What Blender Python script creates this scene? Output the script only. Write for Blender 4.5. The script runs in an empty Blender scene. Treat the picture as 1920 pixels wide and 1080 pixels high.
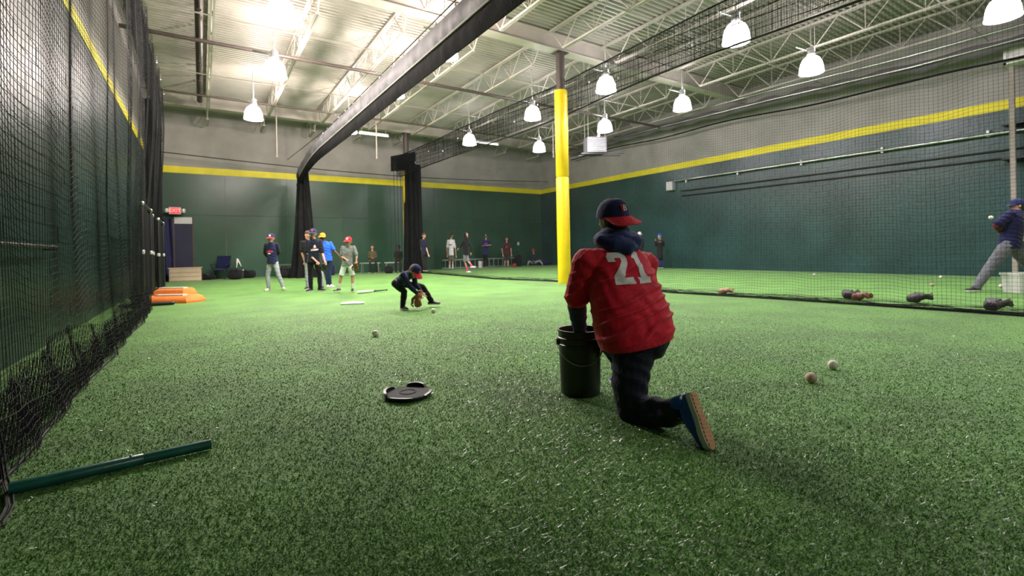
import bpy, bmesh, math, random
import numpy as np
from mathutils import Vector, Matrix, noise
from mathutils.bvhtree import BVHTree
from mathutils.geometry import tessellate_polygon
random.seed(7); rng = np.random.default_rng(7)
C = bpy.context.collection
sc = bpy.context.scene
V = Vector
# ------------------------------------------------------------------ camera, world, exposure
F, YAW, ROLL, CY, H0 = 888.0, 0.581, 0.0202, 468.0, 1.0       # focal length in px of a 1920 px wide frame, eye 1 m above the turf
cd = bpy.data.cameras.new('camera'); cam = bpy.data.objects.new('camera', cd); C.objects.link(cam)
cd.sensor_width = 36; cd.lens = 36*F/1920; cd.shift_y = -(540-CY)/1920; cd.clip_start = .05; cd.clip_end = 200
FWv = V((math.sin(YAW), math.cos(YAW), 0)); Rv = V((math.cos(YAW), -math.sin(YAW), 0)); Uv = V((0, 0, 1)); Tv = -FWv
cr, srr = math.cos(ROLL), math.sin(ROLL)
xa = Rv*cr - Uv*srr; ya = Uv*cr + Rv*srr
cam.matrix_world = Matrix(((xa.x, ya.x, -FWv.x, 0), (xa.y, ya.y, -FWv.y, 0), (xa.z, ya.z, -FWv.z, H0), (0, 0, 0, 1)))
cd.dof.use_dof = True; cd.dof.focus_distance = 2.9; cd.dof.aperture_fstop = 2.8
sc.camera = cam
w = bpy.data.worlds.new('world'); sc.world = w; w.use_nodes = True
w.node_tree.nodes['Background'].inputs[0].default_value = (.02, .02, .02, 1)
sc.view_settings.view_transform = 'Standard'; sc.view_settings.look = 'None'
sc.view_settings.gamma = 1; sc.view_settings.use_curve_mapping = False
sc.view_settings.exposure = -0.15
LAMP_DOWN, LAMP_UP, DOME_E = 430, 55, 9.0

def at(px, py, Z):
    """world point that lies Z metres ahead of the eye in the direction measured on the photograph"""
    X = px-960; Y = -(py-CY)
    x = X*cr + Y*srr; y = -X*srr + Y*cr
    return V((0, 0, H0)) + FWv*Z + Rv*(x*Z/F) + Uv*(y*Z/F)
def ground(px, py, z=0):
    a = at(px, py, 1) - V((0, 0, H0)); return V((0, 0, H0)) + a*((z-H0)/a.z)

# ------------------------------------------------------------------ materials
def mat(name, col, rough=.6, metal=0, var=.0, vscale=8, bump=0, bscale=60, emit=0, spec=.5, sheen=0, ecol=None, coat=0):
    m = bpy.data.materials.new(name); m.use_nodes = True; n = m.node_tree.nodes; l = m.node_tree.links
    b = n['Principled BSDF']; b.inputs['Roughness'].default_value = rough; b.inputs['Metallic'].default_value = metal
    b.inputs['Specular IOR Level'].default_value = spec
    b.inputs['Base Color'].default_value = (*col, 1)
    if sheen: b.inputs['Sheen Weight'].default_value = sheen
    if coat: b.inputs['Coat Weight'].default_value = coat
    tc = n.new('ShaderNodeTexCoord')
    if var:
        t = n.new('ShaderNodeTexNoise'); t.inputs['Scale'].default_value = vscale; t.inputs['Detail'].default_value = 5
        r = n.new('ShaderNodeMapRange'); r.inputs['From Min'].default_value = .3; r.inputs['From Max'].default_value = .7
        r.inputs['To Min'].default_value = 1-var; r.inputs['To Max'].default_value = 1+var
        v = n.new('ShaderNodeVectorMath'); v.operation = 'SCALE'; v.inputs[0].default_value = col
        l.new(tc.outputs['Object'], t.inputs['Vector']); l.new(t.outputs['Fac'], r.inputs['Value'])
        l.new(r.outputs[0], v.inputs['Scale']); l.new(v.outputs[0], b.inputs['Base Color'])
    if bump:
        t = n.new('ShaderNodeTexNoise'); t.inputs['Scale'].default_value = bscale; t.inputs['Detail'].default_value = 4
        bp = n.new('ShaderNodeBump'); bp.inputs['Strength'].default_value = bump; bp.inputs['Distance'].default_value = .02
        l.new(tc.outputs['Object'], t.inputs['Vector']); l.new(t.outputs['Fac'], bp.inputs['Height']); l.new(bp.outputs[0], b.inputs['Normal'])
    if emit:
        b.inputs['Emission Color'].default_value = (*(ecol or col), 1); b.inputs['Emission Strength'].default_value = emit
    return m
M = {}
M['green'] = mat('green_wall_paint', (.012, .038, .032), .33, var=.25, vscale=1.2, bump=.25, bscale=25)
M['greenR'] = mat('green_wall_paint_lit', (.019, .056, .052), .3, var=.25, vscale=.9, bump=.25, bscale=25)  # same wall paint, lightened to carry the lamp light on the right wall
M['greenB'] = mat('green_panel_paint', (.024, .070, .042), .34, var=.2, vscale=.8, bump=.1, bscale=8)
M['grey'] = mat('grey_wall_paint', (.31, .295, .275), .75, var=.12, vscale=1.5, bump=.1, bscale=30)
M['yellow'] = mat('yellow_paint', (.72, .62, .012), .55, var=.08, vscale=3)
M['yellowpad'] = mat('yellow_pad_vinyl', (.82, .60, .012), .4, var=.06, vscale=4, bump=.1, bscale=6)
M['deck'] = mat('painted_steel_deck', (.34, .325, .28), .5, var=.15, vscale=1)
M['steel'] = mat('cream_painted_steel', (.42, .39, .34), .5, var=.12, vscale=2)
M['dkpipe'] = mat('brown_pipe_paint', (.06, .045, .04), .5, var=.2)
M['galv'] = mat('galvanised_pipe', (.62, .62, .64), .3, 1, var=.15, vscale=6)
M['net'] = mat('black_net_twine', (.006, .007, .008), .7, spec=.3)
M['netdk'] = mat('black_net_bundle', (.006, .0065, .007), .85, spec=.15, var=.4, vscale=5, bump=.8, bscale=40)
M['sheet'] = mat('grey_mesh_sheet', (.15, .15, .16), .6, var=.3, vscale=3, bump=.5, bscale=9)
M['rope'] = mat('pale_rope', (.45, .43, .40), .6)
M['black'] = mat('black_plastic', (.012, .012, .013), .38, var=.2, bump=.1)
M['blackm'] = mat('black_metal', (.012, .012, .014), .35)
M['white'] = mat('white_rubber', (.75, .74, .70), .5, var=.05)
M['lid'] = mat('black_lid_plastic', (.020, .023, .027), .7, spec=.15, var=.25, vscale=20, bump=.3, bscale=90)
M['orange'] = mat('orange_turf_mound', (.75, .19, .025), .8, var=.1, bump=.3, bscale=80)
M['tealpipe'] = mat('green_painted_tube', (.005, .085, .065), .3, var=.25, vscale=14, bump=.05)
M['ball'] = mat('baseball_leather', (.66, .63, .58), .5, var=.1, vscale=30)
M['dirtyball'] = mat('dirty_baseball_leather', (.42, .34, .25), .6, var=.3, vscale=30)
M['seam'] = mat('red_stitching', (.4, .03, .03), .7)
M['brownglove'] = mat('brown_glove_leather', (.16, .055, .025), .5, var=.3, vscale=20, bump=.4)
M['tanglove'] = mat('tan_glove_leather', (.36, .22, .11), .5, var=.3, vscale=20, bump=.4)
M['blackglove'] = mat('black_glove_leather', (.02, .016, .015), .45, var=.3, vscale=20, bump=.4)
M['alu'] = mat('aluminium', (.6, .62, .63), .35, .9, var=.1)
M['beige'] = mat('beige_board', (.50, .40, .28), .6, var=.12, vscale=3)
M['navydoor'] = mat('navy_panel', (.012, .012, .045), .6, var=.3, vscale=2)
M['purple'] = mat('blue_curtain', (.018, .018, .075), .8, var=.3, vscale=3)
M['exitred'] = mat('lit_red_exit_face', (.75, .05, .06), .5, emit=.55)
M['exitlet'] = mat('lit_exit_lettering', (1, .45, .42), .5, emit=.9)
M['dome'] = mat('prismatic_lamp_dome', (.95, .95, .92), .3, emit=DOME_E, ecol=(1, .97, .92))
M['lampcap'] = mat('lamp_ballast', (.55, .55, .55), .4, .3)
M['skinL'] = mat('light_skin', (.46, .25, .17), .5, var=.08, vscale=15)
M['skinD'] = mat('dark_skin', (.09, .040, .022), .5, var=.08, vscale=15)
M['eye'] = mat('dark_eye', (.02, .015, .012), .2)
M['lip'] = mat('lip', (.32, .10, .08), .5)
M['hairB'] = mat('brown_hair', (.05, .025, .012), .7, bump=.6, bscale=90)
M['hairK'] = mat('black_hair', (.008, .007, .006), .6, bump=.6, bscale=90)
_cl = {}
def cloth(name, col, rough=.85, bump=.35, bscale=22):
    if name not in _cl: _cl[name] = mat(name, col, rough, var=.14, vscale=12, bump=bump, bscale=bscale, spec=.2, sheen=.1)
    return _cl[name]
def turf_material(name, blade):
    m = bpy.data.materials.new(name); m.use_nodes = True; n = m.node_tree.nodes; l = m.node_tree.links
    b = n['Principled BSDF']
    g = n.new('ShaderNodeNewGeometry')
    t1 = n.new('ShaderNodeTexNoise'); t1.inputs['Scale'].default_value = 1.3; t1.inputs['Detail'].default_value = 6
    t2 = n.new('ShaderNodeTexNoise'); t2.inputs['Scale'].default_value = 55 if not blade else 200; t2.inputs['Detail'].default_value = 4; t2.inputs['Roughness'].default_value = .7
    l.new(g.outputs['Position'], t1.inputs['Vector']); l.new(g.outputs['Position'], t2.inputs['Vector'])
    mx = n.new('ShaderNodeMix'); mx.data_type = 'RGBA'
    r1 = n.new('ShaderNodeMapRange'); r1.inputs['From Min'].default_value = .3; r1.inputs['From Max'].default_value = .7
    l.new(t2.outputs['Fac'], r1.inputs['Value']); l.new(r1.outputs[0], mx.inputs['Factor'])
    if blade:
        mx.inputs['A'].default_value = (.012, .080, .003, 1); mx.inputs['B'].default_value = (.050, .190, .012, 1)  # fibre colour darkened to carry the dimmer light of the foreground
    else:
        mx.inputs['A'].default_value = (.054, .190, .018, 1); mx.inputs['B'].default_value = (.145, .345, .048, 1)  # base colour paled to carry the bright sheen of the far turf
    m2 = n.new('ShaderNodeMix'); m2.data_type = 'RGBA'; m2.blend_type = 'MULTIPLY'; m2.inputs['Factor'].default_value = 1
    r2 = n.new('ShaderNodeMapRange'); r2.inputs['From Min'].default_value = .35; r2.inputs['From Max'].default_value = .65; r2.inputs['To Min'].default_value = .8; r2.inputs['To Max'].default_value = 1.15
    l.new(t1.outputs['Fac'], r2.inputs['Value']); l.new(mx.outputs['Result'], m2.inputs['A']); l.new(r2.outputs[0], m2.inputs['B'])
    l.new(m2.outputs['Result'], b.inputs['Base Color'])
    b.inputs['Roughness'].default_value = .26 if blade else .6
    b.inputs['Specular IOR Level'].default_value = .55 if blade else .3
    if not blade:
        b.inputs['Sheen Weight'].default_value = .15; b.inputs['Sheen Roughness'].default_value = .4
        t3 = n.new('ShaderNodeTexNoise'); t3.inputs['Scale'].default_value = 90; t3.inputs['Detail'].default_value = 5
        l.new(g.outputs['Position'], t3.inputs['Vector'])
        bp = n.new('ShaderNodeBump'); bp.inputs['Strength'].default_value = .9; bp.inputs['Distance'].default_value = .02
        l.new(t3.outputs['Fac'], bp.inputs['Height']); l.new(bp.outputs[0], b.inputs['Normal'])
    return m
M['turf'] = turf_material('artificial_turf', False); M['blade'] = turf_material('turf_fibre', True)

# ------------------------------------------------------------------ mesh helpers
class MB:
    def __init__(s): s.v = []; s.f = []
    def add(s, vs, fs):
        o = len(s.v); s.v += [tuple(x) for x in vs]; s.f += [tuple(i+o for i in f) for f in fs]; return s
    def box(s, x0, x1, y0, y1, z0, z1):
        return s.add([(x, y, z) for z in (z0, z1) for y in (y0, y1) for x in (x0, x1)],
                     [(0, 2, 3, 1), (4, 5, 7, 6), (0, 1, 5, 4), (2, 6, 7, 3), (0, 4, 6, 2), (1, 3, 7, 5)])
    def obox(s, c, a, b, d):   # centre and three half vectors
        c, a, b, d = V(c), V(a), V(b), V(d)
        return s.add([c+a*i+b*j+d*k for k in (-1, 1) for j in (-1, 1) for i in (-1, 1)],
                     [(0, 2, 3, 1), (4, 5, 7, 6), (0, 1, 5, 4), (2, 6, 7, 3), (0, 4, 6, 2), (1, 3, 7, 5)])
    def rings(s, rs, closed=True):
        n = len(rs[0]); o = len(s.v)
        for r in rs: s.v += [tuple(p) for p in r]
        for i in range(len(rs)-1):
            for j in range(n):
                k = (j+1) % n; s.f.append((o+i*n+j, o+i*n+k, o+(i+1)*n+k, o+(i+1)*n+j))
        if closed:
            s.f.append(tuple(o+j for j in reversed(range(n)))); s.f.append(tuple(o+(len(rs)-1)*n+j for j in range(n)))
        return s
    def tube(s, pts, rad, n=12, round_=True, flat=None):
        pts = [V(p) for p in pts]
        if not hasattr(rad, '__len__'): rad = [rad]*len(pts)
        T = []
        for i in range(len(pts)):
            a = pts[max(0, i-1)]; b = pts[min(len(pts)-1, i+1)]; T.append((b-a).normalized())
        up = flat.copy() if flat is not None else (V((0, 0, 1)) if abs(T[0].z) < .9 else V((1, 0, 0)))
        rs = []
        def ring(c, t, r, rr=None):
            nonlocal up
            x = up - t*up.dot(t)
            if x.length < 1e-4: x = t.orthogonal()
            x.normalize(); up = x; y = t.cross(x)
            ra, rb = (r if not isinstance(r, tuple) else r[0]), (r if not isinstance(r, tuple) else r[1])
            return [c + x*math.cos(2*math.pi*j/n)*ra + y*math.sin(2*math.pi*j/n)*rb for j in range(n)]
        def sc_(r, k): return (r[0]*k, r[1]*k) if isinstance(r, tuple) else r*k
        def mn(r): return min(r) if isinstance(r, tuple) else r
        if round_:
            for a in (75, 45, 20): rs.append(ring(pts[0]-T[0]*mn(rad[0])*math.sin(math.radians(a)), T[0], sc_(rad[0], math.cos(math.radians(a)))))
        for p, t, r in zip(pts, T, rad): rs.append(ring(p, t, r))
        if round_:
            for a in (20, 45, 75): rs.append(ring(pts[-1]+T[-1]*mn(rad[-1])*math.sin(math.radians(a)), T[-1], sc_(rad[-1], math.cos(math.radians(a)))))
        return s.rings(rs)
    def ell(s, c, ax, ay, az, nu=16, nv=10, fn=None):
        c = V(c); rs = []
        for i in range(1, nv):
            th = math.pi*i/nv
            row = []
            for j in range(nu):
                p = V((math.sin(th)*math.cos(2*math.pi*j/nu), math.sin(th)*math.sin(2*math.pi*j/nu), -math.cos(th)))
                if fn: p = fn(p)
                row.append(c+ax*p.x+ay*p.y+az*p.z)
            rs.append(row)
        return s.rings(rs)
    def lathe(s, prof, c=(0, 0, 0), n=24, closed=True):
        c = V(c); return s.rings([[c+V((r*math.cos(2*math.pi*j/n), r*math.sin(2*math.pi*j/n), z)) for j in range(n)] for r, z in prof], closed)
    def prism(s, poly, z0, z1, fn=lambda x, y, z: (x, y, z)):
        n = len(poly)
        return s.add([fn(x, y, z0) for x, y in poly]+[fn(x, y, z1) for x, y in poly],
                     [tuple(reversed(range(n))), tuple(range(n, 2*n))]+[(i, (i+1) % n, n+(i+1) % n, n+i) for i in range(n)])
    def mesh(s, name):
        me = bpy.data.meshes.new(name); me.from_pydata(s.v, [], s.f); me.update(); return me
def link(name, me, m=None, parent=None, smooth=False, label=None, cat=None, group=None, kind=None, loc=None):
    o = bpy.data.objects.new(name, me); C.objects.link(o)
    if me is not None and m is not None and len(me.materials) == 0: me.materials.append(m)
    if smooth and me is not None:
        me.polygons.foreach_set('use_smooth', [True]*len(me.polygons))
        try: me.set_sharp_from_angle(angle=math.radians(smooth if smooth is not True else 50))
        except Exception: pass
    if parent: o.parent = parent
    if loc is not None: o.location = loc
    for k, v_ in (('label', label), ('category', cat), ('group', group), ('kind', kind)):
        if v_: o[k] = v_
    return o
def put(name, mb, m, parent=None, **k): return link(name, mb.mesh(name), m, parent, **k)
def thing(name, label, cat, loc=(0, 0, 0), group=None, rz=0):
    o = link(name, None, label=label, cat=cat, group=group, loc=loc); o.rotation_euler[2] = rz; return o
def world_part(name, mb, m, parent, **k):
    """mesh given in world coordinates, parented under a thing whose origin sits elsewhere"""
    inv = Matrix.LocRotScale(parent.location, parent.rotation_euler, None).inverted()
    q = parent.parent
    if q is not None: inv = inv @ Matrix.LocRotScale(q.location, q.rotation_euler, None).inverted()
    me = mb if isinstance(mb, bpy.types.Mesh) else mb.mesh(name)
    me.transform(inv); return link(name, me, m, parent, **k)
def copy_tree(o, loc=None, rz=None, parent=None, label=None):
    c = o.copy(); C.objects.link(c)
    if parent: c.parent = parent
    if loc is not None: c.location = loc
    if rz is not None: c.rotation_euler[2] = rz
    if label: c['label'] = label
    for ch in [x for x in C.objects if x.parent == o]: copy_tree(ch, parent=c)
    return c
def remesh(mb, voxel, smooth=2, disp=None, name='m'):
    me = mb.mesh('tmp'); o = bpy.data.objects.new('tmp', me); C.objects.link(o)
    r = o.modifiers.new('r', 'REMESH'); r.mode = 'VOXEL'; r.voxel_size = voxel
    if smooth:
        s = o.modifiers.new('s', 'SMOOTH'); s.iterations = smooth; s.factor = .5
    dg = bpy.context.evaluated_depsgraph_get()
    out = bpy.data.meshes.new_from_object(o.evaluated_get(dg)); out.name = name
    bpy.data.objects.remove(o); bpy.data.meshes.remove(me)
    if disp:
        out.update(); co = [v.co.copy() for v in out.vertices]; no = [v.normal.copy() for v in out.vertices]
        for v, c, n_ in zip(out.vertices, co, no): v.co = c+n_*disp(c, n_)
        out.update()
    out.polygons.foreach_set('use_smooth', [True]*len(out.polygons)); out.materials.clear()
    return out

# ------------------------------------------------------------------ room shell
XL, XR, YB, YF, ZD, STR = -1.53, 18.07, 24.07, -9.0, 7.12, 4.61
put('floor', MB().box(XL-.2, XR+.2, YF-.2, YB+.2, -.1, 0), M['turf'], kind='structure')
FLOOR = C.objects['floor']
# turf fibres near the eye
def blades():
    N = 460000
    d = 1.0*(12.0**rng.random(N))
    a = (rng.random(N)-.5)*2*math.radians(50)
    px_ = d*np.cos(a); l_ = d*np.sin(a)
    x = FWv.x*px_ + Rv.x*l_; y = FWv.y*px_ + Rv.y*l_
    ok = (x > XL+.02); x = x[ok]; y = y[ok]; d = d[ok]; N = len(x)
    h = rng.uniform(.006, .013, N)*np.clip((12.5-d)/9.5, .05, 1); wd = rng.uniform(.0007, .0015, N)*(.6+.4*d)*np.clip((13-d)/8, .2, 1)
    th = rng.random(N)*2*math.pi; lean = rng.normal(0, .9, (N, 2))*h[:, None] + np.array([.3, -.35])*h[:, None]
    vs = np.zeros((N, 3, 3), np.float32)
    vs[:, 0, 0] = x-np.cos(th)*wd; vs[:, 0, 1] = y-np.sin(th)*wd
    vs[:, 1, 0] = x+np.cos(th)*wd; vs[:, 1, 1] = y+np.sin(th)*wd
    vs[:, 2, 0] = x+lean[:, 0]; vs[:, 2, 1] = y+lean[:, 1]; vs[:, 2, 2] = h
    me = bpy.data.meshes.new('turf_fibres'); me.vertices.add(3*N); me.vertices.foreach_set('co', vs.ravel())
    me.loops.add(3*N); me.loops.foreach_set('vertex_index', np.arange(3*N, dtype=np.int32))
    me.polygons.add(N); me.polygons.foreach_set('loop_start', np.arange(0, 3*N, 3, dtype=np.int32))
    me.update(calc_edges=True); return me
link('turf_fibres', blades(), M['blade'], FLOOR, kind='stuff')
# ceiling: ribbed deck, ribs run across the hall
def deck():
    m = MB(); y = YF; prof = []
    while y < YB+.3:
        prof += [(y, ZD), (y+.018, ZD+.055), (y+.085, ZD+.055), (y+.103, ZD)]; y += .155
    n = len(prof); vs = []
    for x in (XL-.1, XR+.1): vs += [(x, a, b) for a, b in prof]
    m.add(vs, [(i, i+1, n+i+1, n+i) for i in range(n-1)]); m.box(XL-.2, XR+.2, YF-.2, YB+.2, ZD+.06, ZD+.2); return m
put('ceiling', deck(), M['deck'], kind='structure')
def wall(name, x0, x1, y0, y1): return put(name, MB().box(x0, x1, y0, y1, 0, ZD+.1), M['grey'], kind='structure')
WL = wall('wall_left', XL-.2, XL, YF, YB); WR = wall('wall_right', XR, XR+.2, YF, YB)
WB = wall('wall_back', XL-.2, XR+.2, YB, YB+.2); wall('wall_front', XL-.2, XR+.2, YF-.2, YF)
# block courses on the long walls (green up to the stripe, grey above), recessed joints between the blocks
def blocks(side, z0, z1, mname, y0, y1):
    m = MB(); k = 0; z = z0
    while z < z1-.05:
        h = min(.2, z1-z); y = y0-(.2 if k % 2 else 0)
        while y < y1:
            a, b = max(y0, y)+.005, min(y1, y+.4)-.005
            if b > a:
                t = .012+random.uniform(-.0015, .0015)
                if side > 0: m.box(XR-t, XR+.01, a, b, z+.005, z+h-.005)
                else: m.box(XL-.01, XL+t, a, b, z+.005, z+h-.005)
            y += .4
        z += h; k += 1
    return m
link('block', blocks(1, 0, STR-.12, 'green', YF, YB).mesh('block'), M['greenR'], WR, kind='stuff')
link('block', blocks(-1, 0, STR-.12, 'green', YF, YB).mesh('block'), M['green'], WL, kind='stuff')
put('joint', MB().box(XR-.004, XR+.002, YF, YB, 0, STR-.12), M['green'], WR)
put('joint', MB().box(XL-.002, XL+.004, YF, YB, 0, STR-.12), M['green'], WL)
# back wall panels
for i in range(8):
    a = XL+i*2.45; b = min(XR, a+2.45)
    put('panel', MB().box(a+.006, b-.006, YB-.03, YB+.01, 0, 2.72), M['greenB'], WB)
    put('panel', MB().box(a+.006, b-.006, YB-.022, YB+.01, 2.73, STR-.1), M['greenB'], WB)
put('trim_1', MB().box(XR-.02, XR+.01, YF, YB, STR-.13, STR+.13), M['yellow'], kind='structure')
put('trim_2', MB().box(XL-.01, XL+.02, YF, YB, STR-.11, STR+.11), M['yellow'], kind='structure')
put('trim_3', MB().box(XL, XR, YB-.035, YB+.01, STR-.14, STR+.14), M['yellow'], kind='structure')
# girders along x, joists along y
def ibeam(x0, x1, y, z0, z1, wf=.26):
    m = MB(); m.box(x0, x1, y-wf/2, y+wf/2, z0, z0+.025); m.box(x0, x1, y-wf/2, y+wf/2, z1-.025, z1); m.box(x0, x1, y-.012, y+.012, z0+.025, z1-.025); return m
GZ0, GZ1 = 6.64, 7.10
for y, lb in ((-.4, 'cream steel roof girder crossing over the camera end of the hall'), (10.6, 'wide cream steel roof girder resting on the yellow padded column'), (21.6, 'far cream steel roof girder just in front of the back wall')):
    put('roof_girder', ibeam(XL, XR, y, GZ0, GZ1, .34), M['steel'], label=lb, cat='girder', group='roof girders')
def make_joist(L, lb, loc, group):
    r = thing('roof_joist', lb, 'joist', loc, group)
    put('top_chord', MB().box(-.055, -.008, 0, L, -.05, 0).box(.008, .055, 0, L, -.05, 0), M['steel'], r)
    a0, a1 = .55, L-.55
    put('bottom_chord', MB().box(-.05, -.008, a0, a1, -.70, -.655).box(.008, .05, a0, a1, -.70, -.655), M['steel'], r)
    n = max(1, round((a1-a0)/1.25)); st = (a1-a0)/n
    up = MB().tube([(0, 0, -.02), (0, st, -.68)], .013, 6, False).mesh('web_bar'); dn = MB().tube([(0, 0, -.68), (0, st, -.02)], .013, 6, False).mesh('web_bar')
    h = MB().tube([(0, 0, 0), (0, st/2, -.655)], .016, 6, False).mesh('web_bar'); h2 = MB().tube([(0, 0, -.655), (0, st/2, 0)], .016, 6, False).mesh('web_bar')
    vt = MB().tube([(0, 0, 0), (0, 0, -.655)], .010, 6, False).mesh('web_bar')
    for i in range(n):
        link('web_bar', h2, M['steel'], r, loc=(0, a0+i*st, -.02)); link('web_bar', h, M['steel'], r, loc=(0, a0+(i+.5)*st, -.02))
        link('web_bar', vt, M['steel'], r, loc=(0, a0+i*st, -.02))
    put('end_bar', MB().tube([(0, .05, -.04), (0, a0, -.68)], .018, 6, False), M['steel'], r); put('end_bar', MB().tube([(0, L-.05, -.04), (0, a1, -.68)], .018, 6, False), M['steel'], r)
    return r
JX = [.3, 2.3, 4.3, 6.3, 8.3, 10.3, 12.3, 14.3, 16.6]
posw = ['nearest the left wall', 'second from the left wall', 'third from the left wall', 'fourth from the left wall', 'passing the top of the yellow column', 'sixth from the left wall', 'seventh from the left wall', 'eighth from the left wall', 'nearest the right wall']
for (y0, L, nm) in ((10.75, 10.7, 'far bay'), (-.25, 10.7, 'near bay'), (21.75, 2.3, 'last bay')):
    j0 = make_joist(L, '', (JX[0], y0, ZD-.01), 'open-web joists of the '+nm)
    for i, x in enumerate(JX):
        lb = 'cream steel joist in the %s, %s' % (nm, posw[i])
        if i == 0: j0['label'] = lb
        else: copy_tree(j0, (x, y0, ZD-.01), label=lb)
# bridging rods and sprinkler mains that cross the joists
for i, (y, z, r, mt, lb, nm) in enumerate([(13.9, 6.30, .05, 'dkpipe', 'long brown sprinkler pipe crossing under the far bay joists', 'sprinkler_pipe'),
        (12.6, 6.42, .018, 'steel', 'thin cream rod bridging the joists beyond the yellow column', 'bridging_rod'),
        (16.8, 6.42, .018, 'steel', 'thin cream rod bridging the joists in the middle of the far bay', 'bridging_rod'),
        (19.0, 6.40, .03, 'dkpipe', 'thinner brown sprinkler pipe close to the far girder', 'sprinkler_pipe'),
        (7.6, 6.42, .018, 'steel', 'thin cream rod bridging the joists nearer than the yellow column', 'bridging_rod'),
        (3.6, 6.42, .018, 'steel', 'thin cream rod bridging the joists high at the top right', 'bridging_rod')]):
    put(nm, MB().tube([(XL+.05, y, z), (XR-.05, y, z)], r, 10, False), M[mt], smooth=True, label=lb, cat='pipe' if 'pipe' in nm else 'rod')
# brown riser duct under the first joist
r = thing('sprinkler_main', 'brown sprinkler main running along the first joist by the left wall', 'pipe', (.05, 10.9, 6.62))
put('pipe', MB().tube([(0, 0, 0), (0, 9.6, 0)], .085, 12, False), M['dkpipe'], r, smooth=True)
for k in range(6): put('hanger', MB().box(-.02, .02, .8+k*1.6, .84+k*1.6, .06, .47), M['dkpipe'], r)
for k in range(5): put('sprinkler_head', MB().tube([(0, 1.5+k*1.7, 0), (0, 1.5+k*1.7, -.22)], .02, 8, False).lathe([(.05, -.2), (.05, -.22)], (0, 1.5+k*1.7, 0)), M['dkpipe'], r)

# ------------------------------------------------------------------ lamps
def dome_profile(): return [(.06, .27), (.12, .255), (.18, .205), (.225, .12), (.252, .02), (.268, -.12), (.285, -.135), (.283, -.155), (.262, -.15), (.245, -.11), (.232, .01), (.205, .10), (.165, .18), (.11, .225), (.05, .24)]
def make_lamp():
    r = thing('high_bay_lamp', '', 'lamp', (0, 0, 5.55), 'glowing dome lamps under the roof')
    m = MB(); m.lathe(dome_profile(), n=28, closed=False); put('dome', m, M['dome'], r, smooth=True)
    rb = MB()
    for k in range(16):
        a = 2*math.pi*k/16; c, s_ = math.cos(a), math.sin(a)
        rb.tube([(c*q, s_*q, z) for q, z in [(.125, .255), (.184, .205), (.229, .12), (.256, .02), (.272, -.12)]], .006, 5, False)
    put('ribs', rb, M['dome'], r)
    put('ballast', MB().lathe([(.0, .50), (.06, .50), (.085, .47), (.085, .37), (.10, .34), (.10, .31), (.06, .265), (.0, .265)], n=18), M['lampcap'], r, smooth=True)
    put('stem', MB().tube([(0, 0, .48), (0, 0, 1.56)], .014, 8, False), M['lampcap'], r)
    put('conduit', MB().tube([(0, 0, .40), (-.2, .08, .44), (-.45, .15, .47)], .022, 8), M['galv'], r, smooth=True)
    return r
lamp0 = make_lamp()
lamps = [(1.35, 9.85, 'first row from the left wall, nearest in the photo'), (1.6, 13.0, 'first row from the left wall, second away'), (1.5, 17.4, 'first row from the left wall, farthest'),
    (4.71, 9.75, 'beside the grey rolled net, nearest in the photo'), (4.64, 12.96, 'beside the grey rolled net, seen through its edge'), (4.6, 17.7, 'beside the grey rolled net, farthest and half hidden'),
    (9.4, 17.37, 'row beyond the long dark net, farthest and smallest'), (9.44, 12.95, 'row beyond the long dark net, just left of the yellow column'), (9.6, 9.64, 'row beyond the long dark net, just right of the yellow column'), (9.78, 5.87, 'row beyond the long dark net, large and nearest'),
    (12.8, 17.1, 'row toward the right wall, farthest, left of the column'), (12.82, 12.97, 'row toward the right wall, above the hanging heater'), (13.05, 9.7, 'row toward the right wall, middle one'), (13.23, 5.92, 'row toward the right wall, pink flaring one'), (13.39, 2.46, 'row toward the right wall, cut by the top right corner'),
    (4.7, 5.9, 'second row from the left wall, above the frame'), (9.7, 2.4, 'row beyond the long dark net, above the frame'), (9.7, -1.2, 'row beyond the long dark net, behind the eye'), (4.7, -5.5, 'added unseen behind the eye to light the jersey'), (9.7, -5.5, 'added unseen far behind the eye, beyond the long dark net')]  # last two are unseen lamps, added to brighten the kneeling man's back
cool = (1.0, .90, .98); warm = (1.0, .90, .84)
for i, (x, y, lb) in enumerate(lamps):
    o = lamp0 if i == 0 else copy_tree(lamp0, (x, y, 5.55))
    o.location = (x, y, 5.55); o['label'] = 'glowing white dome lamp, '+lb
    far = (.2, 1.0, .8, .9, .8)[i-15] if i >= 15 else 1.0
    left = x < 6 and i < 15
    for kind_, en, z, dx in (('SPOT', LAMP_DOWN*.95*(1.7 if left else 1), 5.38, 0), ('POINT', LAMP_DOWN*.26*(1.7 if left else 1), 5.36, 0), ('POINT', LAMP_UP*(6.5 if left else 1), 6.1, .25)):
        ld = bpy.data.lights.new('lamp_light', kind_); ld.color = ((1.0, .85, .80) if z > 6 else warm) if x < 6 else cool; ld.energy = en*far; ld.shadow_soft_size = .10
        if kind_ == 'SPOT': ld.spot_size = math.radians(136); ld.spot_blend = .30
        lo = bpy.data.objects.new('lamp_light', ld); C.objects.link(lo); lo.location = (x+dx, y, z)

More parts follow.
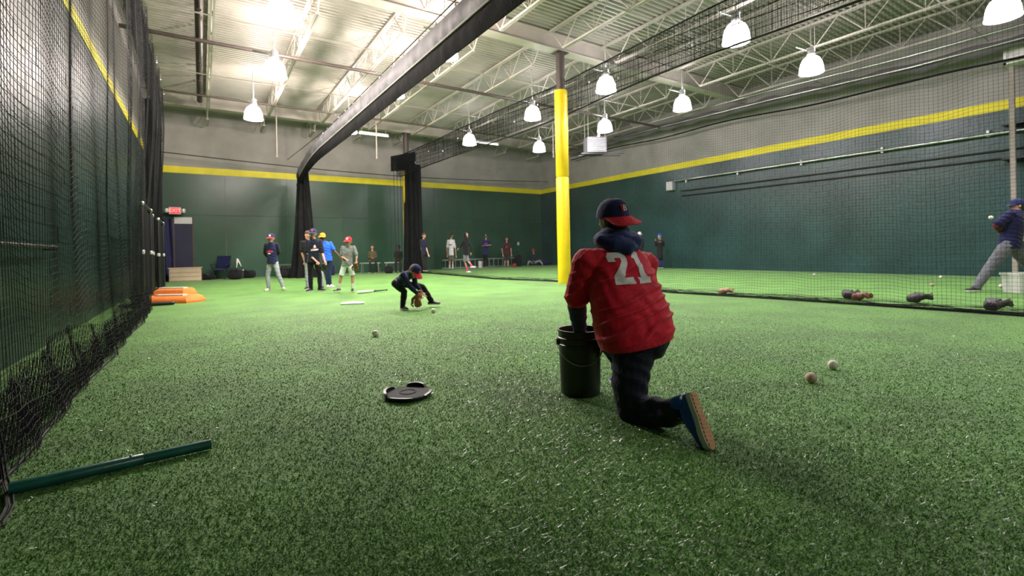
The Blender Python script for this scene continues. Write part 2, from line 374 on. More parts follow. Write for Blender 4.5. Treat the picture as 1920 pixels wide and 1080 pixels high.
# ------------------------------------------------------------------ columns
def column(x, y, lb, ysplit, zs):
    r = thing('padded_column', lb, 'column', (x, y, 0), 'round columns under the girders')
    put('shaft', MB().lathe([(.125, 0), (.125, GZ0-.02)], n=24), M['dkpipe'], r, smooth=True)
    put('cap_plate', MB().box(-.2, .2, -.17, .17, GZ0-.02, GZ0), M['dkpipe'], r)
    z = 0
    for zt in zs:
        n = 28; rs = []
        for rr, zz in ((.17, z), (.185, z+.03), (.187, (z+zt)/2), (.185, zt-.03), (.17, zt)):
            rs.append([V((rr*math.cos(2*math.pi*j/n), rr*math.sin(2*math.pi*j/n), zz)) for j in range(n)])
        put('pad', MB().rings(rs), M['yellowpad'], r, smooth=True); z = zt+.005
    return r
column(8.75, 10.6, 'tall yellow padded column standing alone right of the middle', 0, [3.05, 5.55])
column(8.25, 21.6, 'yellow padded far column wrapped in black netting', 0, [3.05, 5.2])

# ------------------------------------------------------------------ nets
def strands(lines, rad):
    """lines: list of (n,3) arrays; each becomes a three-sided cord"""
    vs = []; fs = []; o = 0
    for P in lines:
        P = np.asarray(P, float); n = len(P)
        T = np.gradient(P, axis=0); T /= np.linalg.norm(T, axis=1)[:, None]+1e-9
        up = np.array([1., .02, .01]); a = up - T*(T@up)[:, None]; a /= np.linalg.norm(a, axis=1)[:, None]+1e-9; b = np.cross(T, a)
        for k in range(3):
            ang = 2*math.pi*k/3; vs.append(P+(a*math.cos(ang)+b*math.sin(ang))*rad)
        i = np.arange(n-1)
        for k in range(3):
            q = (k+1) % 3; fs.append(np.stack([o+k*n+i, o+k*n+i+1, o+q*n+i+1, o+q*n+i], 1))
        o += 3*n
    vs = np.concatenate(vs).astype(np.float32); fs = np.concatenate(fs).astype(np.int32); N = len(fs)
    me = bpy.data.meshes.new('net'); me.vertices.add(len(vs)); me.vertices.foreach_set('co', vs.ravel())
    me.loops.add(4*N); me.loops.foreach_set('vertex_index', fs.ravel()); me.polygons.add(N); me.polygons.foreach_set('loop_start', np.arange(0, 4*N, 4, dtype=np.int32))
    me.update(calc_edges=True); return me
def netmesh(fn, u0, u1, v0, v1, cu, cv, rad, su=.12, sv=.3):
    L = []
    for u in np.arange(u0, u1+1e-6, cu):
        L.append(np.array([fn(u, v) for v in np.linspace(v0, v1, max(3, int((v1-v0)/sv)+1))]))
    for v in np.arange(v0, v1+1e-6, cv):
        L.append(np.array([fn(u, v) for u in np.linspace(u0, u1, max(3, int((u1-u0)/su)+1))]))
    return strands(L, rad)
def interp(tab, y):
    ys = [t[0] for t in tab]; return [float(np.interp(y, ys, [t[k] for t in tab])) for k in range(1, len(tab[0]))]
# left net, hung a step in front of the left wall
def lx(y, z):
    fold = .05*math.sin(y*3.1+.4*math.sin(z*1.3))*min(1, z/1.5) + .03*math.sin(y*7.3+z*.8)*min(1, z/1.2)
    q = min(1, max(0, (y-11)/1.2)); q = q*q*(3-2*q)
    return -.87 - .02*math.sin(z*1.1) + fold*(.3+.4*min(1, max(0, (y-4)/6))) - .10*max(0, (y-9)/10) - .30*q*max(0, 1-z/5.2)
def lfn(y, z):
    sag = .055*math.sin(y*2.1+z*.5)*min(1, z/.8) + .03*math.sin(y*5.3+1.3*z)
    flare = .12*math.exp(-z/.12) if y < 3 else .05*math.exp(-z/.12)
    return (lx(y, z)+flare, y, max(.012, z+sag*min(1, z/.5)))
nl = thing('batting_net', 'huge black square-mesh net hanging in front of the left wall', 'net', (-.87, 1.2, 0))
world_part('mesh', netmesh(lfn, 1.2, 19.5, 0.02, 6.35, .05, .05, .0019), M['net'], nl, kind='stuff')
# gathered skirt along the floor: the net lies doubled there
L = []
def skf(k):
    def f(y, v): return (lx(y, .1)+.05+.018*k+.03*math.sin(y*2.3+k*2)+.02*math.sin(y*9+v*9+k), y+.017*k, max(.012, v*(1+.18*math.sin(y*1.7+k*1.3))))
    return f
for k in range(4):
    f_ = skf(k)
    for y in np.arange(1.2, 11.4, .05): L.append(np.array([f_(y, v) for v in np.linspace(0, .42-.05*k, 5)]))
    for v in np.arange(0, .43-.05*k, .045): L.append(np.array([f_(y, v) for y in np.arange(1.2, 11.4, .12)]))
world_part('gathered_skirt', strands(L, .0021), M['net'], nl, kind='stuff')
world_part('edge_rope', MB().tube([(lx(y, .1)+.10+.02*math.sin(y*2.3), y, .014) for y in np.arange(1.2, 11.4, .2)], .009, 6), M['net'], nl)
# dense header band and the gathered end near the back
L = []
for k in range(34):
    z0 = 5.15+1.2*k/34; L.append(np.array([(-.95-.12*max(0, (y-9)/10)+.04*math.sin(y*4+k), y, z0-.35*max(0, (y-17)/3)**2) for y in np.arange(6, 20.2, .2)]))
for y in np.arange(6, 20.2, .03): L.append(np.array([(-.95-.12*max(0, (y-9)/10)+rng.normal(0, .02), y, 5.1-.35*max(0, (y-17)/3)**2), (-.95-.12*max(0, (y-9)/10)+rng.normal(0, .02), y+.02, 6.4-.35*max(0, (y-17)/3)**2)]))
world_part('header_band', strands(L, .0065), M['netdk'], nl, kind='stuff')
for k in range(9): world_part('hook', MB().tube([(-.93, 7+k*1.5, 6.33), (-.93, 7+k*1.5, 6.45)], .02, 6).ell((-.93, 7+k*1.5, 6.28), V((.03, 0, 0)), V((0, .03, 0)), V((0, 0, .03)), 8, 6), M['galv'], nl)
def bundle(x, y, z0, z1, r0, r1, seed, folds=9, stretch=1):
    m = MB(); n = 54; rs = []
    for i in range(15):
        t = i/14; z = z0+(z1-z0)*t; rr = r0+(r1-r0)*(t**.6)
        rs.append([V((x+rr*math.cos(a)*(1+.22*math.sin(folds*a+seed+t*1.5))*stretch, y+rr*math.sin(a)*(1+.22*math.sin(folds*a+seed+t*1.5)), z)) for a in [2*math.pi*j/n for j in range(n)]])
    return m.rings(rs)
world_part('gathered_end', bundle(-1.27, 19.6, .0, 6.2, .15, .2, 1.0), M['netdk'], nl, smooth=True)
# wall pipe on the left, behind the net
r = thing('wall_pipe', 'dark horizontal pipe with a clamp on the left wall behind the net', 'pipe', (-1.42, 2.6, 1.13))
put('pipe', MB().tube([(0, 0, .02), (0, 5.0, 0)], .022, 10), M['blackm'], r, smooth=True)
put('clamp', MB().ell((0.02, 1.95, .0), V((.04, 0, 0)), V((0, .05, 0)), V((0, 0, .045)), 10, 8), M['galv'], r, smooth=True)
put('flange', MB().tube([(-.09, 4.95, 0), (.0, 4.95, 0)], .03, 10), M['blackm'], r)
# second long net along the middle, runs from the right edge of the picture past the column
topP = [(-1, 9.0, 5.86), (2, 8.9, 5.88), (6, 8.85, 5.9), (10.6, 9.0, 5.88), (14, 8.55, 5.75), (18, 8.1, 5.55), (21.4, 7.62, 5.38)]
botP = [(-1, 8.9, 0), (1.6, 8.89, 0), (2.7, 8.84, 0), (4.4, 8.75, 0), (6.6, 8.42, 0), (9.6, 8.9, 0), (10.6, 9.02, 0), (11.6, 8.9, 0), (13.7, 8.38, 0), (19.9, 8.6, 0), (21.4, 8.2, 0)]
def rfn(y, v):
    xt, zt = interp(topP, y); xb, _ = interp(botP, y); t = v/5.9
    wav = .10*math.sin(y*4.2)*math.sin(math.pi*min(1, t*1.0))
    return (xb+(xt-xb)*t**.7 + wav*.6, y, max(.012, t*zt+.035*math.sin(y*4.2+.8)*min(1, v) + .012*math.sin(y*9+v)))
nr = thing('divider_net', 'long black divider net running past the yellow column to the right edge', 'net', (8.8, 2, 0))
world_part('mesh', netmesh(rfn, .2, 21.2, .02, 5.88, .05, .05, .0016), M['net'], nr, kind='stuff')
L = []
for k in range(30):
    ph = rng.random()*6; zz = rng.random()**1.7*.07; xo = rng.normal(0, .035)
    L.append(np.array([(interp(botP, y)[0]+xo+.04*math.sin(y*1.7+ph), y, .01+zz*(1+.5*math.sin(y*2.3+ph))) for y in np.arange(.4, 21.2, .15)]))
for y in np.arange(.4, 21.2, .08):
    x = interp(botP, y)[0]; L.append(np.array([(x+rng.normal(0, .04), y+rng.normal(0, .02), .012), (x+rng.normal(0, .03), y+rng.normal(0, .02), .03), (x+rng.normal(0, .03), y+rng.normal(0, .03), .045)]))
world_part('gathered_skirt', strands(L, .0028), M['net'], nr, kind='stuff')
world_part('edge_rope', MB().tube([(interp(botP, y)[0], y, .016) for y in np.arange(.4, 21.2, .25)], .014, 6), M['net'], nr)
L = []
for k in range(46):
    L.append(np.array([(interp(topP, y)[0]+.05*math.sin(y*3+k*.7), y, interp(topP, y)[1]-.95*k/46+.02*math.sin(y*2+k)) for y in np.arange(.4, 21.3, .2)]))
for y in np.arange(.4, 21.3, .026):
    x, z = interp(topP, y); L.append(np.array([(x+rng.normal(0, .02), y, z), (x+rng.normal(0, .03), y+rng.normal(0, .01), z-.95)]))
world_part('header_band', strands(L, .0036), M['netdk'], nr, kind='stuff')
world_part('top_cable', MB().tube([(interp(topP, y)[0], y, interp(topP, y)[1]) for y in np.arange(.4, 21.4, .5)], .02, 6), M['net'], nr)
world_part('lower_cable', MB().tube([(interp(topP, y)[0]+.03, y, interp(topP, y)[1]-.95-.05*math.sin(y*.6)) for y in np.arange(.4, 21.4, .5)], .022, 6), M['net'], nr)
for k in range(16):
    y = 3+k*1.1; x, z = interp(topP, y); world_part('hook', MB().ell((x-.03, y, z-.35-.25*(k % 2)), V((.02, 0, 0)), V((0, .02, 0)), V((0, 0, .04)), 8, 6), M['galv'], nr)
world_part('gathered_end', bundle(8.45, 21.35, .0, 5.1, .42, .33, 2.0), M['netdk'], nr, smooth=True)
for k in range(3): world_part('hanging_cord', MB().tube([(7.55+.16*k, 21.4, 5.2), (7.6+.15*k, 21.45, 2), (7.62+.12*k, 21.4, .02)], .012, 6), M['net'], nr)
m = MB(); m.add([(7.45, 21.42, 4.75), (8.6, 21.3, 4.9), (8.6, 21.3, 5.75), (7.45, 21.42, 5.45), (7.45, 21.48, 4.75), (8.6, 21.36, 4.9), (8.6, 21.36, 5.75), (7.45, 21.48, 5.45)], [(0, 1, 2, 3), (7, 6, 5, 4), (0, 4, 5, 1), (3, 2, 6, 7), (0, 3, 7, 4), (1, 5, 6, 2)])
world_part('end_flap', m, M['netdk'], nr)
# drawn-back net on the left with its grey header sheet
g1 = thing('drawn_back_net', 'drawn-back net with shiny grey header sheet hanging under the roof', 'net', (3.7, 21.7, 0))
def hdr(y):   # x, z top
    e = max(0, (y-17.5)/4.3); return 3.72-.22*e**1.5, 5.22-.03*(10-y)*.3 - .75*e**2.2 if y > 5 else 5.1
def sheet_mesh(off0, off1, amp, th=.02):
    m = MB(); rs = []
    ys = np.arange(2.0, 21.9, .07)
    for y in ys:
        x, z = hdr(y); p = amp*1.2*noise.noise(V((y*1.7, off0*9, 0)))+amp*.8*noise.noise(V((y*5, 3, off0*5)))
        c = []
        for t in np.linspace(0, 1, 6): c.append(V((x+(p+.02*noise.noise(V((y*4, t*3, 7))))*math.sin(math.pi*t)-.06*math.sin(math.pi*t), y, z-off0-(off1-off0)*t)))
        for t in np.linspace(1, 0, 6): c.append(V((x+(p+.02*noise.noise(V((y*4, t*3, 7))))*math.sin(math.pi*t)-.06*math.sin(math.pi*t)+th, y, z-off0-(off1-off0)*t)))
        rs.append(c)
    return m.rings(rs)
world_part('header_sheet', sheet_mesh(0, .42, .03), M['sheet'], g1, smooth=True)
world_part('lower_sheet', sheet_mesh(.42, .80, .03), M['netdk'], g1, smooth=True)
world_part('middle_rope', MB().tube([(hdr(y)[0]-.03, y, hdr(y)[1]-.42) for y in np.arange(2, 21.9, .25)], .02, 8), M['rope'], g1, smooth=True)
for k in range(22):
    y = 4+k*.82; x, z = hdr(y); world_part('hook', MB().ell((x, y, z+.03), V((.025, 0, 0)), V((0, .04, 0)), V((0, 0, .03)), 8, 6), M['galv'], g1)
world_part('gathered_net', bundle(3.66, 21.55, 0, 4.6, .55, .17, .3, 8), M['netdk'], g1, smooth=True)
world_part('top_cable', MB().tube([(3.75, 1, 5.32), (3.73, 17, 5.32), (3.4, 23.9, 5.35)], .012, 6), M['net'], g1)
# slack cable across the back
put('slack_cable', MB().tube([(XL+.1+(XR-XL-.2)*t, 23.2, 5.15-.5*math.sin(math.pi*min(1, t*1.0))*.6) for t in np.linspace(0, 1, 30)], .018, 6), M['net'], label='slack black cable strung across in front of the back wall', cat='cable')
# rolled net on the right wall
rw = thing('rolled_wall_net', 'rolled dark net with bright pipes slung high along the right wall', 'net', (17.3, 2, 5.6))
RP = [(1.0, 17.0, 5.90), (5, 17.1, 5.95), (9, 17.2, 6.15), (14, 17.3, 6.3), (20, 17.4, 6.4)]
def rp(y, dx=0, dz=0): x, z = interp(RP, y); return (x+dx, y, z+dz)
m = MB(); m.tube([rp(y, .06*math.sin(y*3), .03*math.sin(y*5)) for y in np.arange(0, 21, .3)], [(.15+.03*math.sin(i*1.7), .12) for i in range(len(np.arange(0, 21, .3)))], 12)
world_part('roll', m, cloth('grey_net_roll', (.10, .095, .095)), rw, smooth=True)
world_part('upper_pipe', MB().tube([rp(y, -.3, .28) for y in (0, 5, 9, 14, 20)], .032, 8), M['galv'], rw, smooth=True)
world_part('lower_pipe', MB().tube([rp(y, -.22, -.02) for y in (0, 5, 9, 14, 20)], .028, 8), M['galv'], rw, smooth=True)
world_part('dark_edge', MB().tube([rp(y, .2, -.35-.05*math.sin(y)) for y in np.arange(0, 21, .5)], .03, 8), M['netdk'], rw, smooth=True)
# pipes on the right wall
r = thing('wall_conduit', 'silver conduit running along the right wall from a grey box', 'pipe', (17.93, 0, 3.95))
put('pipe', MB().tube([(0, .2, -.12), (0, 13.8, 0)], .045, 10), M['galv'], r, smooth=True)
for k in range(6): put('strap', MB().box(.0, .12, 1.2+k*2.4, 1.26+k*2.4, -.14, .03), M['lampcap'], r)
r = thing('junction_box', 'grey metal box on the right wall at the conduit end', 'box', (17.9, 14.05, 3.72))
put('case', MB().box(-.05, .16, -.17, .17, -.17, .22), M['lampcap'], r); put('cover', MB().box(-.07, -.05, -.15, .15, -.15, .2), M['lampcap'], r)
for dz, lb, y1 in ((3.42, 'upper thin black cable along the right wall below the silver conduit', 13.5), (3.2, 'lower thin black cable along the right wall that hooks down at its end', 13.5)):
    pts = [(18.0, y1, dz+.05), (18.0, 8, dz), (18.0, 3.45, dz-.02)] + ([(18.0, 3.3, dz-.05), (18.0, 3.25, dz-.14)] if dz < 3.3 else [(18.0, .2, dz)])
    put('wall_cable', MB().tube(pts, .022, 8), M['blackm'], smooth=True, label=lb, cat='cable')
# steel posts and louvre at the right edge
for x, y, z1, lb in ((17.7, 3.12, 5.9, 'beige vertical post against the right wall above the batter'), (17.75, 2.85, 5.9, 'thinner grey vertical post at the right edge of the picture')):
    r = thing('wall_post', lb, 'post', (x, y, 0))
    put('post', MB().box(-.04, .04, -.055 if y > 3 else -.035, .055 if y > 3 else .035, 0, z1), cloth('beige_post_paint', (.30, .27, .23)), r)
    for z in (3.1, 4.0): put('bracket', MB().box(-.02, .3, -.2, .2, z, z+.04), M['blackm'], r)
r = thing('louvred_vent', 'white louvred vent high on the right wall at the picture edge', 'vent', (17.4, 2.85, 5.80))
put('frame', MB().box(-.04, .02, -.35, .35, -.3, -.25).box(-.04, .02, -.35, .35, .25, .3).box(-.04, .02, .3, .35, -.3, .3).box(-.04, .02, -.35, -.3, -.3, .3).box(0, .35, -.35, .35, -.3, .3), M['white'], r)
for k in range(8): put('slat', MB().obox((-.03, 0, -.22+k*.063), (.012, 0, .012), (0, .3, 0), (.003, 0, -.004)), M['white'], r)
# unit heater hung in the far right
r = thing('unit_heater', 'grey box heater hung from the roof near the far right corner', 'heater', (13.9, 14.6, 4.95), rz=-.5)
put('case', MB().box(-.45, .35, -.35, .35, 0, .62), mat('heater_enamel', (.24, .24, .26), .35, .2), r)
put('fan_ring', MB().tube([(.36, .25*math.cos(a), .31+.25*math.sin(a)) for a in np.linspace(0, 6.28, 18)], .02, 6), M['blackm'], r)
for k in range(6): put('louvre', MB().box(-.3, .28, -.385, -.35, .08+k*.085, .11+k*.085), M['lampcap'], r)
put('base_rail', MB().box(-.7, 1.1, .2, .26, -.06, -.02).box(-.7, 1.1, -.26, -.2, -.06, -.02), M['blackm'], r)
put('flue', MB().tube([(.2, .2, .5), (.2, .2, 1.2), (.2, .2, 2.1)], .08, 12), M['galv'], r, smooth=True)
for a, b in ((-.4, -.3), (-.4, .3), (.3, -.3), (.3, .3)): put('hanger_rod', MB().tube([(a, b, .6), (a, b, 2.1)], .014, 6, False), M['steel'], r)
# hanging rods and tubes at the back
for x, y, z0, z1, lb in ((6.3, 19.9, 5.0, 7.12, 'short white pipe hanging under the roof between the two nets'), (12.9, 16.2, 5.0, 7.12, 'white drop pipe left of the hanging heater'), (2.6, 20.9, 4.9, 7.12, 'white drop pipe near the back wall at the left')):
    put('drop_pipe', MB().tube([(x, y, z0), (x, y, z0+.05), (x, y, z1)], [.045, .025, .025], 8), M['steel'], smooth=True, label=lb, cat='pipe')
for x, y, L_, lb in ((6.6, 21.2, 1.3, 'fluorescent strip light high behind the drawn-back net'), (12.0, 20.3, 1.2, 'fluorescent strip light high left of the yellow column')):
    r = thing('strip_light', lb, 'light', (x, y, 6.3)); put('tube', MB().tube([(-L_/2, 0, 0), (L_/2, 0, 0)], .03, 8), mat('lit_tube', (1, 1, 1), .5, emit=2.5), r); put('tray', MB().box(-L_/2, L_/2, -.06, .06, .03, .09), M['white'], r); put('hanger', MB().box(-L_/2+.1, -L_/2+.12, -.01, .01, .09, .82), M['steel'], r); put('hanger', MB().box(L_/2-.12, L_/2-.1, -.01, .01, .09, .82), M['steel'], r)

# ------------------------------------------------------------------ protective screens, mounds, back-left corner
def screen(loc, L_, Hh, lb):
    r = thing('pitching_screen', lb, 'screen', loc, 'black pipe screens by the left net', rz=0)
    t = .035
    for k, y in enumerate((0, L_)):
        put('upright', MB().tube([(0, y, .04), (0, y, Hh)], t, 10), M['blackm'], r, smooth=True)
        put('foot', MB().tube([(-.36, y, .04), (.48, y, .04)], .035, 10), M['blackm'], r, smooth=True)
        put('elbow', MB().ell((0, y, Hh), V((.05, 0, 0)), V((0, .05, 0)), V((0, 0, .05)), 10, 8), M['galv'], r, smooth=True)
        put('clamp', MB().tube([(0, y, Hh*.52), (0, y, Hh*.54)], .042, 10), M['lampcap'], r, smooth=True)
    put('top_rail', MB().tube([(0, 0, Hh), (0, L_, Hh)], t, 10), M['blackm'], r, smooth=True)
    put('lower_rail', MB().tube([(0, 0, .1), (0, L_, .1)], t, 10), M['blackm'], r, smooth=True)
    me = netmesh(lambda u, v: (.02*math.sin(u*3), u, v), 0, L_, .1, Hh, .045, .045, .004, .3, .5)
    link('netting', me, M['net'], r, kind='stuff')
screen((-.98, 12.0, 0), 1.9, 2.08, 'black pipe screen with netting, nearest of the three by the left net')
screen((-1.03, 14.25, 0), .9, 2.05, 'black pipe screen with netting, middle of the three')
screen((-.93, 15.45, 0), 1.9, 1.98, 'black pipe screen with netting, farthest of the three')
def mound(c, w, d, h, lb, rz):
    r = thing('pitching_mound', lb, 'mound', c, 'portable orange mounds', rz)
    k = .18
    base = [(-w/2+k*.4, -d/2), (w/2-k*.4, -d/2), (w/2, -d/2+k), (w/2, d/2-k), (w/2-k, d/2), (-w/2+k, d/2), (-w/2, d/2-k), (-w/2, -d/2+k)]
    top = [(x*.78, y*.62+.03) for x, y in base]
    m = MB(); m.rings([[V((x, y, 0)) for x, y in base], [V((x, y, h*.25)) for x, y in base], [V((x*.95, y*.93, h*.5)) for x, y in base], [V((x*.88, y*.8, h*.85)) for x, y in base], [V((x, y, h)) for x, y in top]])
    put('body', m, M['orange'], r, smooth=35); put('pitching_rubber', MB().box(-.31, .31, -d*.28, -d*.28+.14, h-.03, h+.028), M['white'], r)
b = ground(322, 569); mound((b.x+.05, b.y+.38, 0), 1.12, .72, .15, 'orange portable pitching mound with white rubber, the front one', -YAW)
b = ground(327, 558); mound((b.x+.02, b.y+.36, 0), .92, .6, .21, 'smaller orange pitching mound with white rubber, just behind the front one', -YAW)
# dark doorway, boxes and sign at the back left
def on_back(px, py, y=YB): a = at(px, py, 1)-V((0, 0, H0)); return V((0, 0, H0))+a*(y/a.y)
pa, pb = on_back(327, 413), on_back(362, 505)
r = thing('door_1', None, None, (pa.x, YB-.06, 0)); r['kind'] = 'structure'
Wd = pb.x-pa.x
put('door_leaf', MB().box(0, Wd, -.05, .02, .05, 2.35), M['navydoor'], r); put('door_header', MB().box(0, Wd, -.07, .02, 2.35, 2.62), M['lampcap'], r)
put('door_frame', MB().box(Wd, Wd+.06, -.07, .03, 0, 2.65).box(-.06, 0, -.07, .03, 0, 2.65), M['dkpipe'], r)
m = MB(); rs = []
for z in np.linspace(0.1, 2.55, 8): rs.append([V((.9*t, -.12+.05*math.sin(t*22+z), z)) for t in np.linspace(0, 1, 40)]+[V((.9*t, -.09+.05*math.sin(t*22+z), z)) for t in np.linspace(1, 0, 40)])
put('blue_curtain', m.rings(rs), M['purple'], loc=(pa.x-.95, YB-.1, 0), smooth=True, label='blue curtain hanging left of the navy door', cat='curtain')
r = thing('storage_chest', 'beige wooden chest with drawers against the back wall below the navy door', 'chest', (-.55, 23.0, 0), rz=-.05)
put('body', MB().box(-.5, .55, -.2, .4, 0, .52), M['beige'], r)
for k in range(3): put('drawer', MB().box(-.47, .52, -.225, -.2, .03+k*.165, .18+k*.165), M['beige'], r)
put('lid', MB().box(-.53, .58, -.23, .42, .52, .55), M['beige'], r)
e = on_back(328, 395, 23.6)
r = thing('exit_sign', 'small red exit sign with grey lamp heads above the navy door', 'sign', (e.x, 23.6, e.z))
put('housing', MB().box(-.20, .20, -.03, .05, -.14, .14), M['lampcap'], r); put('face', MB().box(-.18, .18, -.04, -.03, -.12, .12), M['exitred'], r)
put('bracket', MB().box(-.03, .03, .05, .47, -.03, .03), M['lampcap'], r)
for s_ in (-1, 1): put('lamp_head', MB().lathe([(.0, -.09), (.07, -.08), (.09, 0), (.07, .08), (.0, .09)], (s_*.28, 0, 0), 14), M['lampcap'], r, smooth=True)
def text_mesh(txt, size, depth=.004):
    cu = bpy.data.curves.new('t', 'FONT'); cu.body = txt; cu.size = size; cu.extrude = depth; cu.align_x = 'CENTER'; cu.align_y = 'CENTER'; cu.resolution_u = 4
    o = bpy.data.objects.new('t', cu); C.objects.link(o); dg = bpy.context.evaluated_depsgraph_get(); me = bpy.data.meshes.new_from_object(o.evaluated_get(dg))
    bpy.data.objects.remove(o); me.materials.clear(); return me
me = text_mesh('EXIT', .2); me.transform(Matrix.Rotation(math.pi/2, 4, 'X')); link('lettering', me, M['exitlet'], r, loc=(0, -.045, 0))

# ------------------------------------------------------------------ small things on the turf
def baseball(c, lb, m='ball', grp='loose baseballs', rad=.0375):
    r = thing('baseball', lb, 'ball', c, grp); r.rotation_euler = (random.random()*3, random.random()*3, random.random()*3)
    me = bpy.data.meshes.get('ball_'+m)
    if not me:
        b = MB().ell((0, 0, 0), V((rad, 0, 0)), V((0, rad, 0)), V((0, 0, rad)), 24, 16); me = b.mesh('ball_'+m)
        pts = []
        for i in range(49):
            t = 2*math.pi*i/48; p = V((math.cos(t)+.35*math.cos(3*t), math.sin(t)-.35*math.sin(3*t), 1.1*math.sin(2*t))).normalized()*rad*1.005; pts.append(p)
        MB().tube(pts, .0011, 5, False).mesh('ball_seam')
    link('cover', me, M[m], r, smooth=True); link('stitching', bpy.data.meshes.get('ball_seam'), M['seam'], r)
    return r
for (px, py, lb, m) in ((704, 631, 'white baseball alone on the turf in front of the fielding boy', 'ball'), (813, 587, 'white baseball rolling at the feet of the fielding boy', 'ball'),
        (1521, 718, 'scuffed brownish baseball, front one of the pair on the right turf', 'dirtyball'), (1562, 693, 'cleaner white baseball, rear one of the pair on the right turf', 'ball'),
        (1527, 517, 'baseball near the foot of the right wall, left of the others there', 'ball'), (1764, 522, 'baseball close to the right wall, farther of two beside the batter', 'ball'),
        (1748, 537, 'baseball beyond the black gloves, nearer of two beside the batter', 'dirtyball'), (1877, 540, 'baseball touching the white bucket beside the batter', 'ball')):
    g = ground(px, py); baseball((g.x, g.y, .0385), lb, m)
baseball(tuple(at(1858, 408, 8.9)), 'baseball in mid air just left of the navy shirted batter', 'ball')
# home plate, bat
g = ground(662, 569); a = V((.215, 0)); poly = [(-.215, -.2), (.215, -.2), (.215, .02), (0, .22), (-.215, .02)]
put('home_plate', MB().prism(poly, 0, .022), M['white'], loc=(g.x, g.y, .001), label='white rubber home plate lying on the turf', cat='base').rotation_euler[2] = -YAW+.25
p0, p1 = ground(671, 551), ground(727, 546); d = (p1-p0).normalized()
r = thing('baseball_bat', 'black bat with white barrel tip lying near the grey shirted boy', 'bat', (p0.x, p0.y, .035))
m = MB(); prof = [(0, .026), (.02, .032), (.28, .032), (.42, .024), (.5, .018)]; m.tube([d*t for t, q in prof], [q for t, q in prof], 12); put('barrel', m, M['white'], r, smooth=True)
m = MB(); prof = [(.42, .0245), (.55, .016), (.76, .013), (.79, .014), (.8, .024)]; m.tube([d*t for t, q in prof], [q for t, q in prof], 12); put('handle', m, M['blackm'], r, smooth=True)
# bucket lid with raised side lips
g = ground(765, 743)
r = thing('bucket_lid', 'black round plastic bucket lid with raised side lips lying on the turf', 'tray', (g.x, g.y, 0), rz=-YAW+.12)
put('disc', MB().lathe([(.0, .004), (.148, .004), (.156, .012), (.156, .026), (.148, .030), (.135, .028), (.0, .030)], n=40), M['lid'], r, smooth=35)
def arc_lip(a0, a1, h):
    m = MB(); rs = []
    for a in np.linspace(a0, a1, 14):
        q = math.sin(math.pi*(a-a0)/(a1-a0))**.35; c, s_ = math.cos(a), math.sin(a)
        rs.append([V((c*.146, s_*.146, .02)), V((c*.162, s_*.162, .02)), V((c*.165, s_*.165, .028+h*q)), V((c*.146, s_*.146, .028+h*q))])
    return m.rings(rs)
for a0, a1, h in ((.75, 1.75, .028), (2.3, 3.7, .024), (3.9, 5.0, .006), (5.6, 6.6, .008)): put('raised_lip', arc_lip(a0, a1, h), M['black'], r, smooth=35)
put('moulded_ring', MB().lathe([(.05, .030), (.052, .033), (.056, .033), (.058, .030)], n=32, closed=False), M['lid'], r)
# green tube
p0, p1 = ground(18, 930), ground(396, 843)
d = (p1-p0).normalized()
r = thing('steel_tube', 'green painted steel tube lying on the turf at the lower left', 'tube', (p0.x, p0.y, .03))
L_ = (p1-p0).length
n = V((-d.y, d.x, 0)); m = MB(); rr, ri = .0245, .0215; N = 24
cs = lambda t, q: [d*t + n*math.cos(2*math.pi*j/N)*q + Uv*math.sin(2*math.pi*j/N)*q for j in range(N)]
m.rings([cs(0, ri), cs(0, rr), cs(L_*.62, rr), cs(L_, rr), cs(L_, ri), cs(L_-.2, ri)], closed=True); put('tube', m, M['tealpipe'], r, smooth=40)
put('sleeve', MB().rings([cs(.0, rr+.0004), cs(.0, rr+.0022), cs(L_*.615, rr+.0022), cs(L_*.62, rr+.0004)], False), M['tealpipe'], r, smooth=40)
put('spring_button', MB().ell(d*(L_*.555)+Uv*.028, V((.006, 0, 0)), V((0, .006, 0)), V((0, 0, .006)), 10, 8), M['galv'], r, smooth=True)
# loose rope end of the left net near the eye
m = MB(); pts = [at(-6, 800, 2.25), at(4, 850, 2.2), at(12, 900, 2.12), at(20, 950, 2.0), at(22, 1000, 1.9), at(14, 1045, 1.82), at(2, 1085, 1.75)]
for k in range(7):
    off = V((rng.normal(0, .012), rng.normal(0, .012), 0)); m.tube([V((p.x, p.y, max(.012, p.z)))+off+V((0, 0, rng.random()*.01)) for p in pts], .0035, 6)
put('net_edge_cords', m, M['net'], label='loose black edge cords of the left net trailing on the turf', cat='cord')

# gloves on the ground
def glove_parts(r, m, s=1.0, sm=True):
    b = MB(); b.ell((0, 0, .05*s), V((.075*s, 0, 0)), V((0, .07*s, 0)), V((0, 0, .045*s)), 14, 10)
    for k, a in enumerate((-.5, -.17, .17, .5)):
        dx, dy = math.sin(a), math.cos(a)
        b.tube([(dx*.04*s, dy*.03*s, .055*s), (dx*.10*s, dy*.10*s, .075*s), (dx*.12*s, dy*.17*s, .05*s)], [.026*s, .024*s, .019*s], 10)
    b.tube([(.05*s, -.01*s, .05*s), (.11*s, .03*s, .07*s), (.14*s, .10*s, .05*s)], [.028*s, .026*s, .018*s], 10)
    b.tube([(-.03*s, -.07*s, .045*s), (.03*s, -.07*s, .045*s)], [.035*s, .035*s], 10)
    me = remesh(b, .008*s, 1, name='glove_body'); link('glove_body', me, m, r)
    w_ = MB()
    for k in range(4): w_.tube([(.085*s, .05*s+.028*k*s, .07*s), (.11*s, .06*s+.028*k*s, .085*s), (.135*s, .05*s+.025*k*s, .07*s)], .006*s, 6)
    w_.tube([(.09*s, .16*s, .07*s), (.12*s, .13*s, .09*s), (.14*s, .10*s, .07*s)], .01*s, 6); put('webbing', w_, m, r)
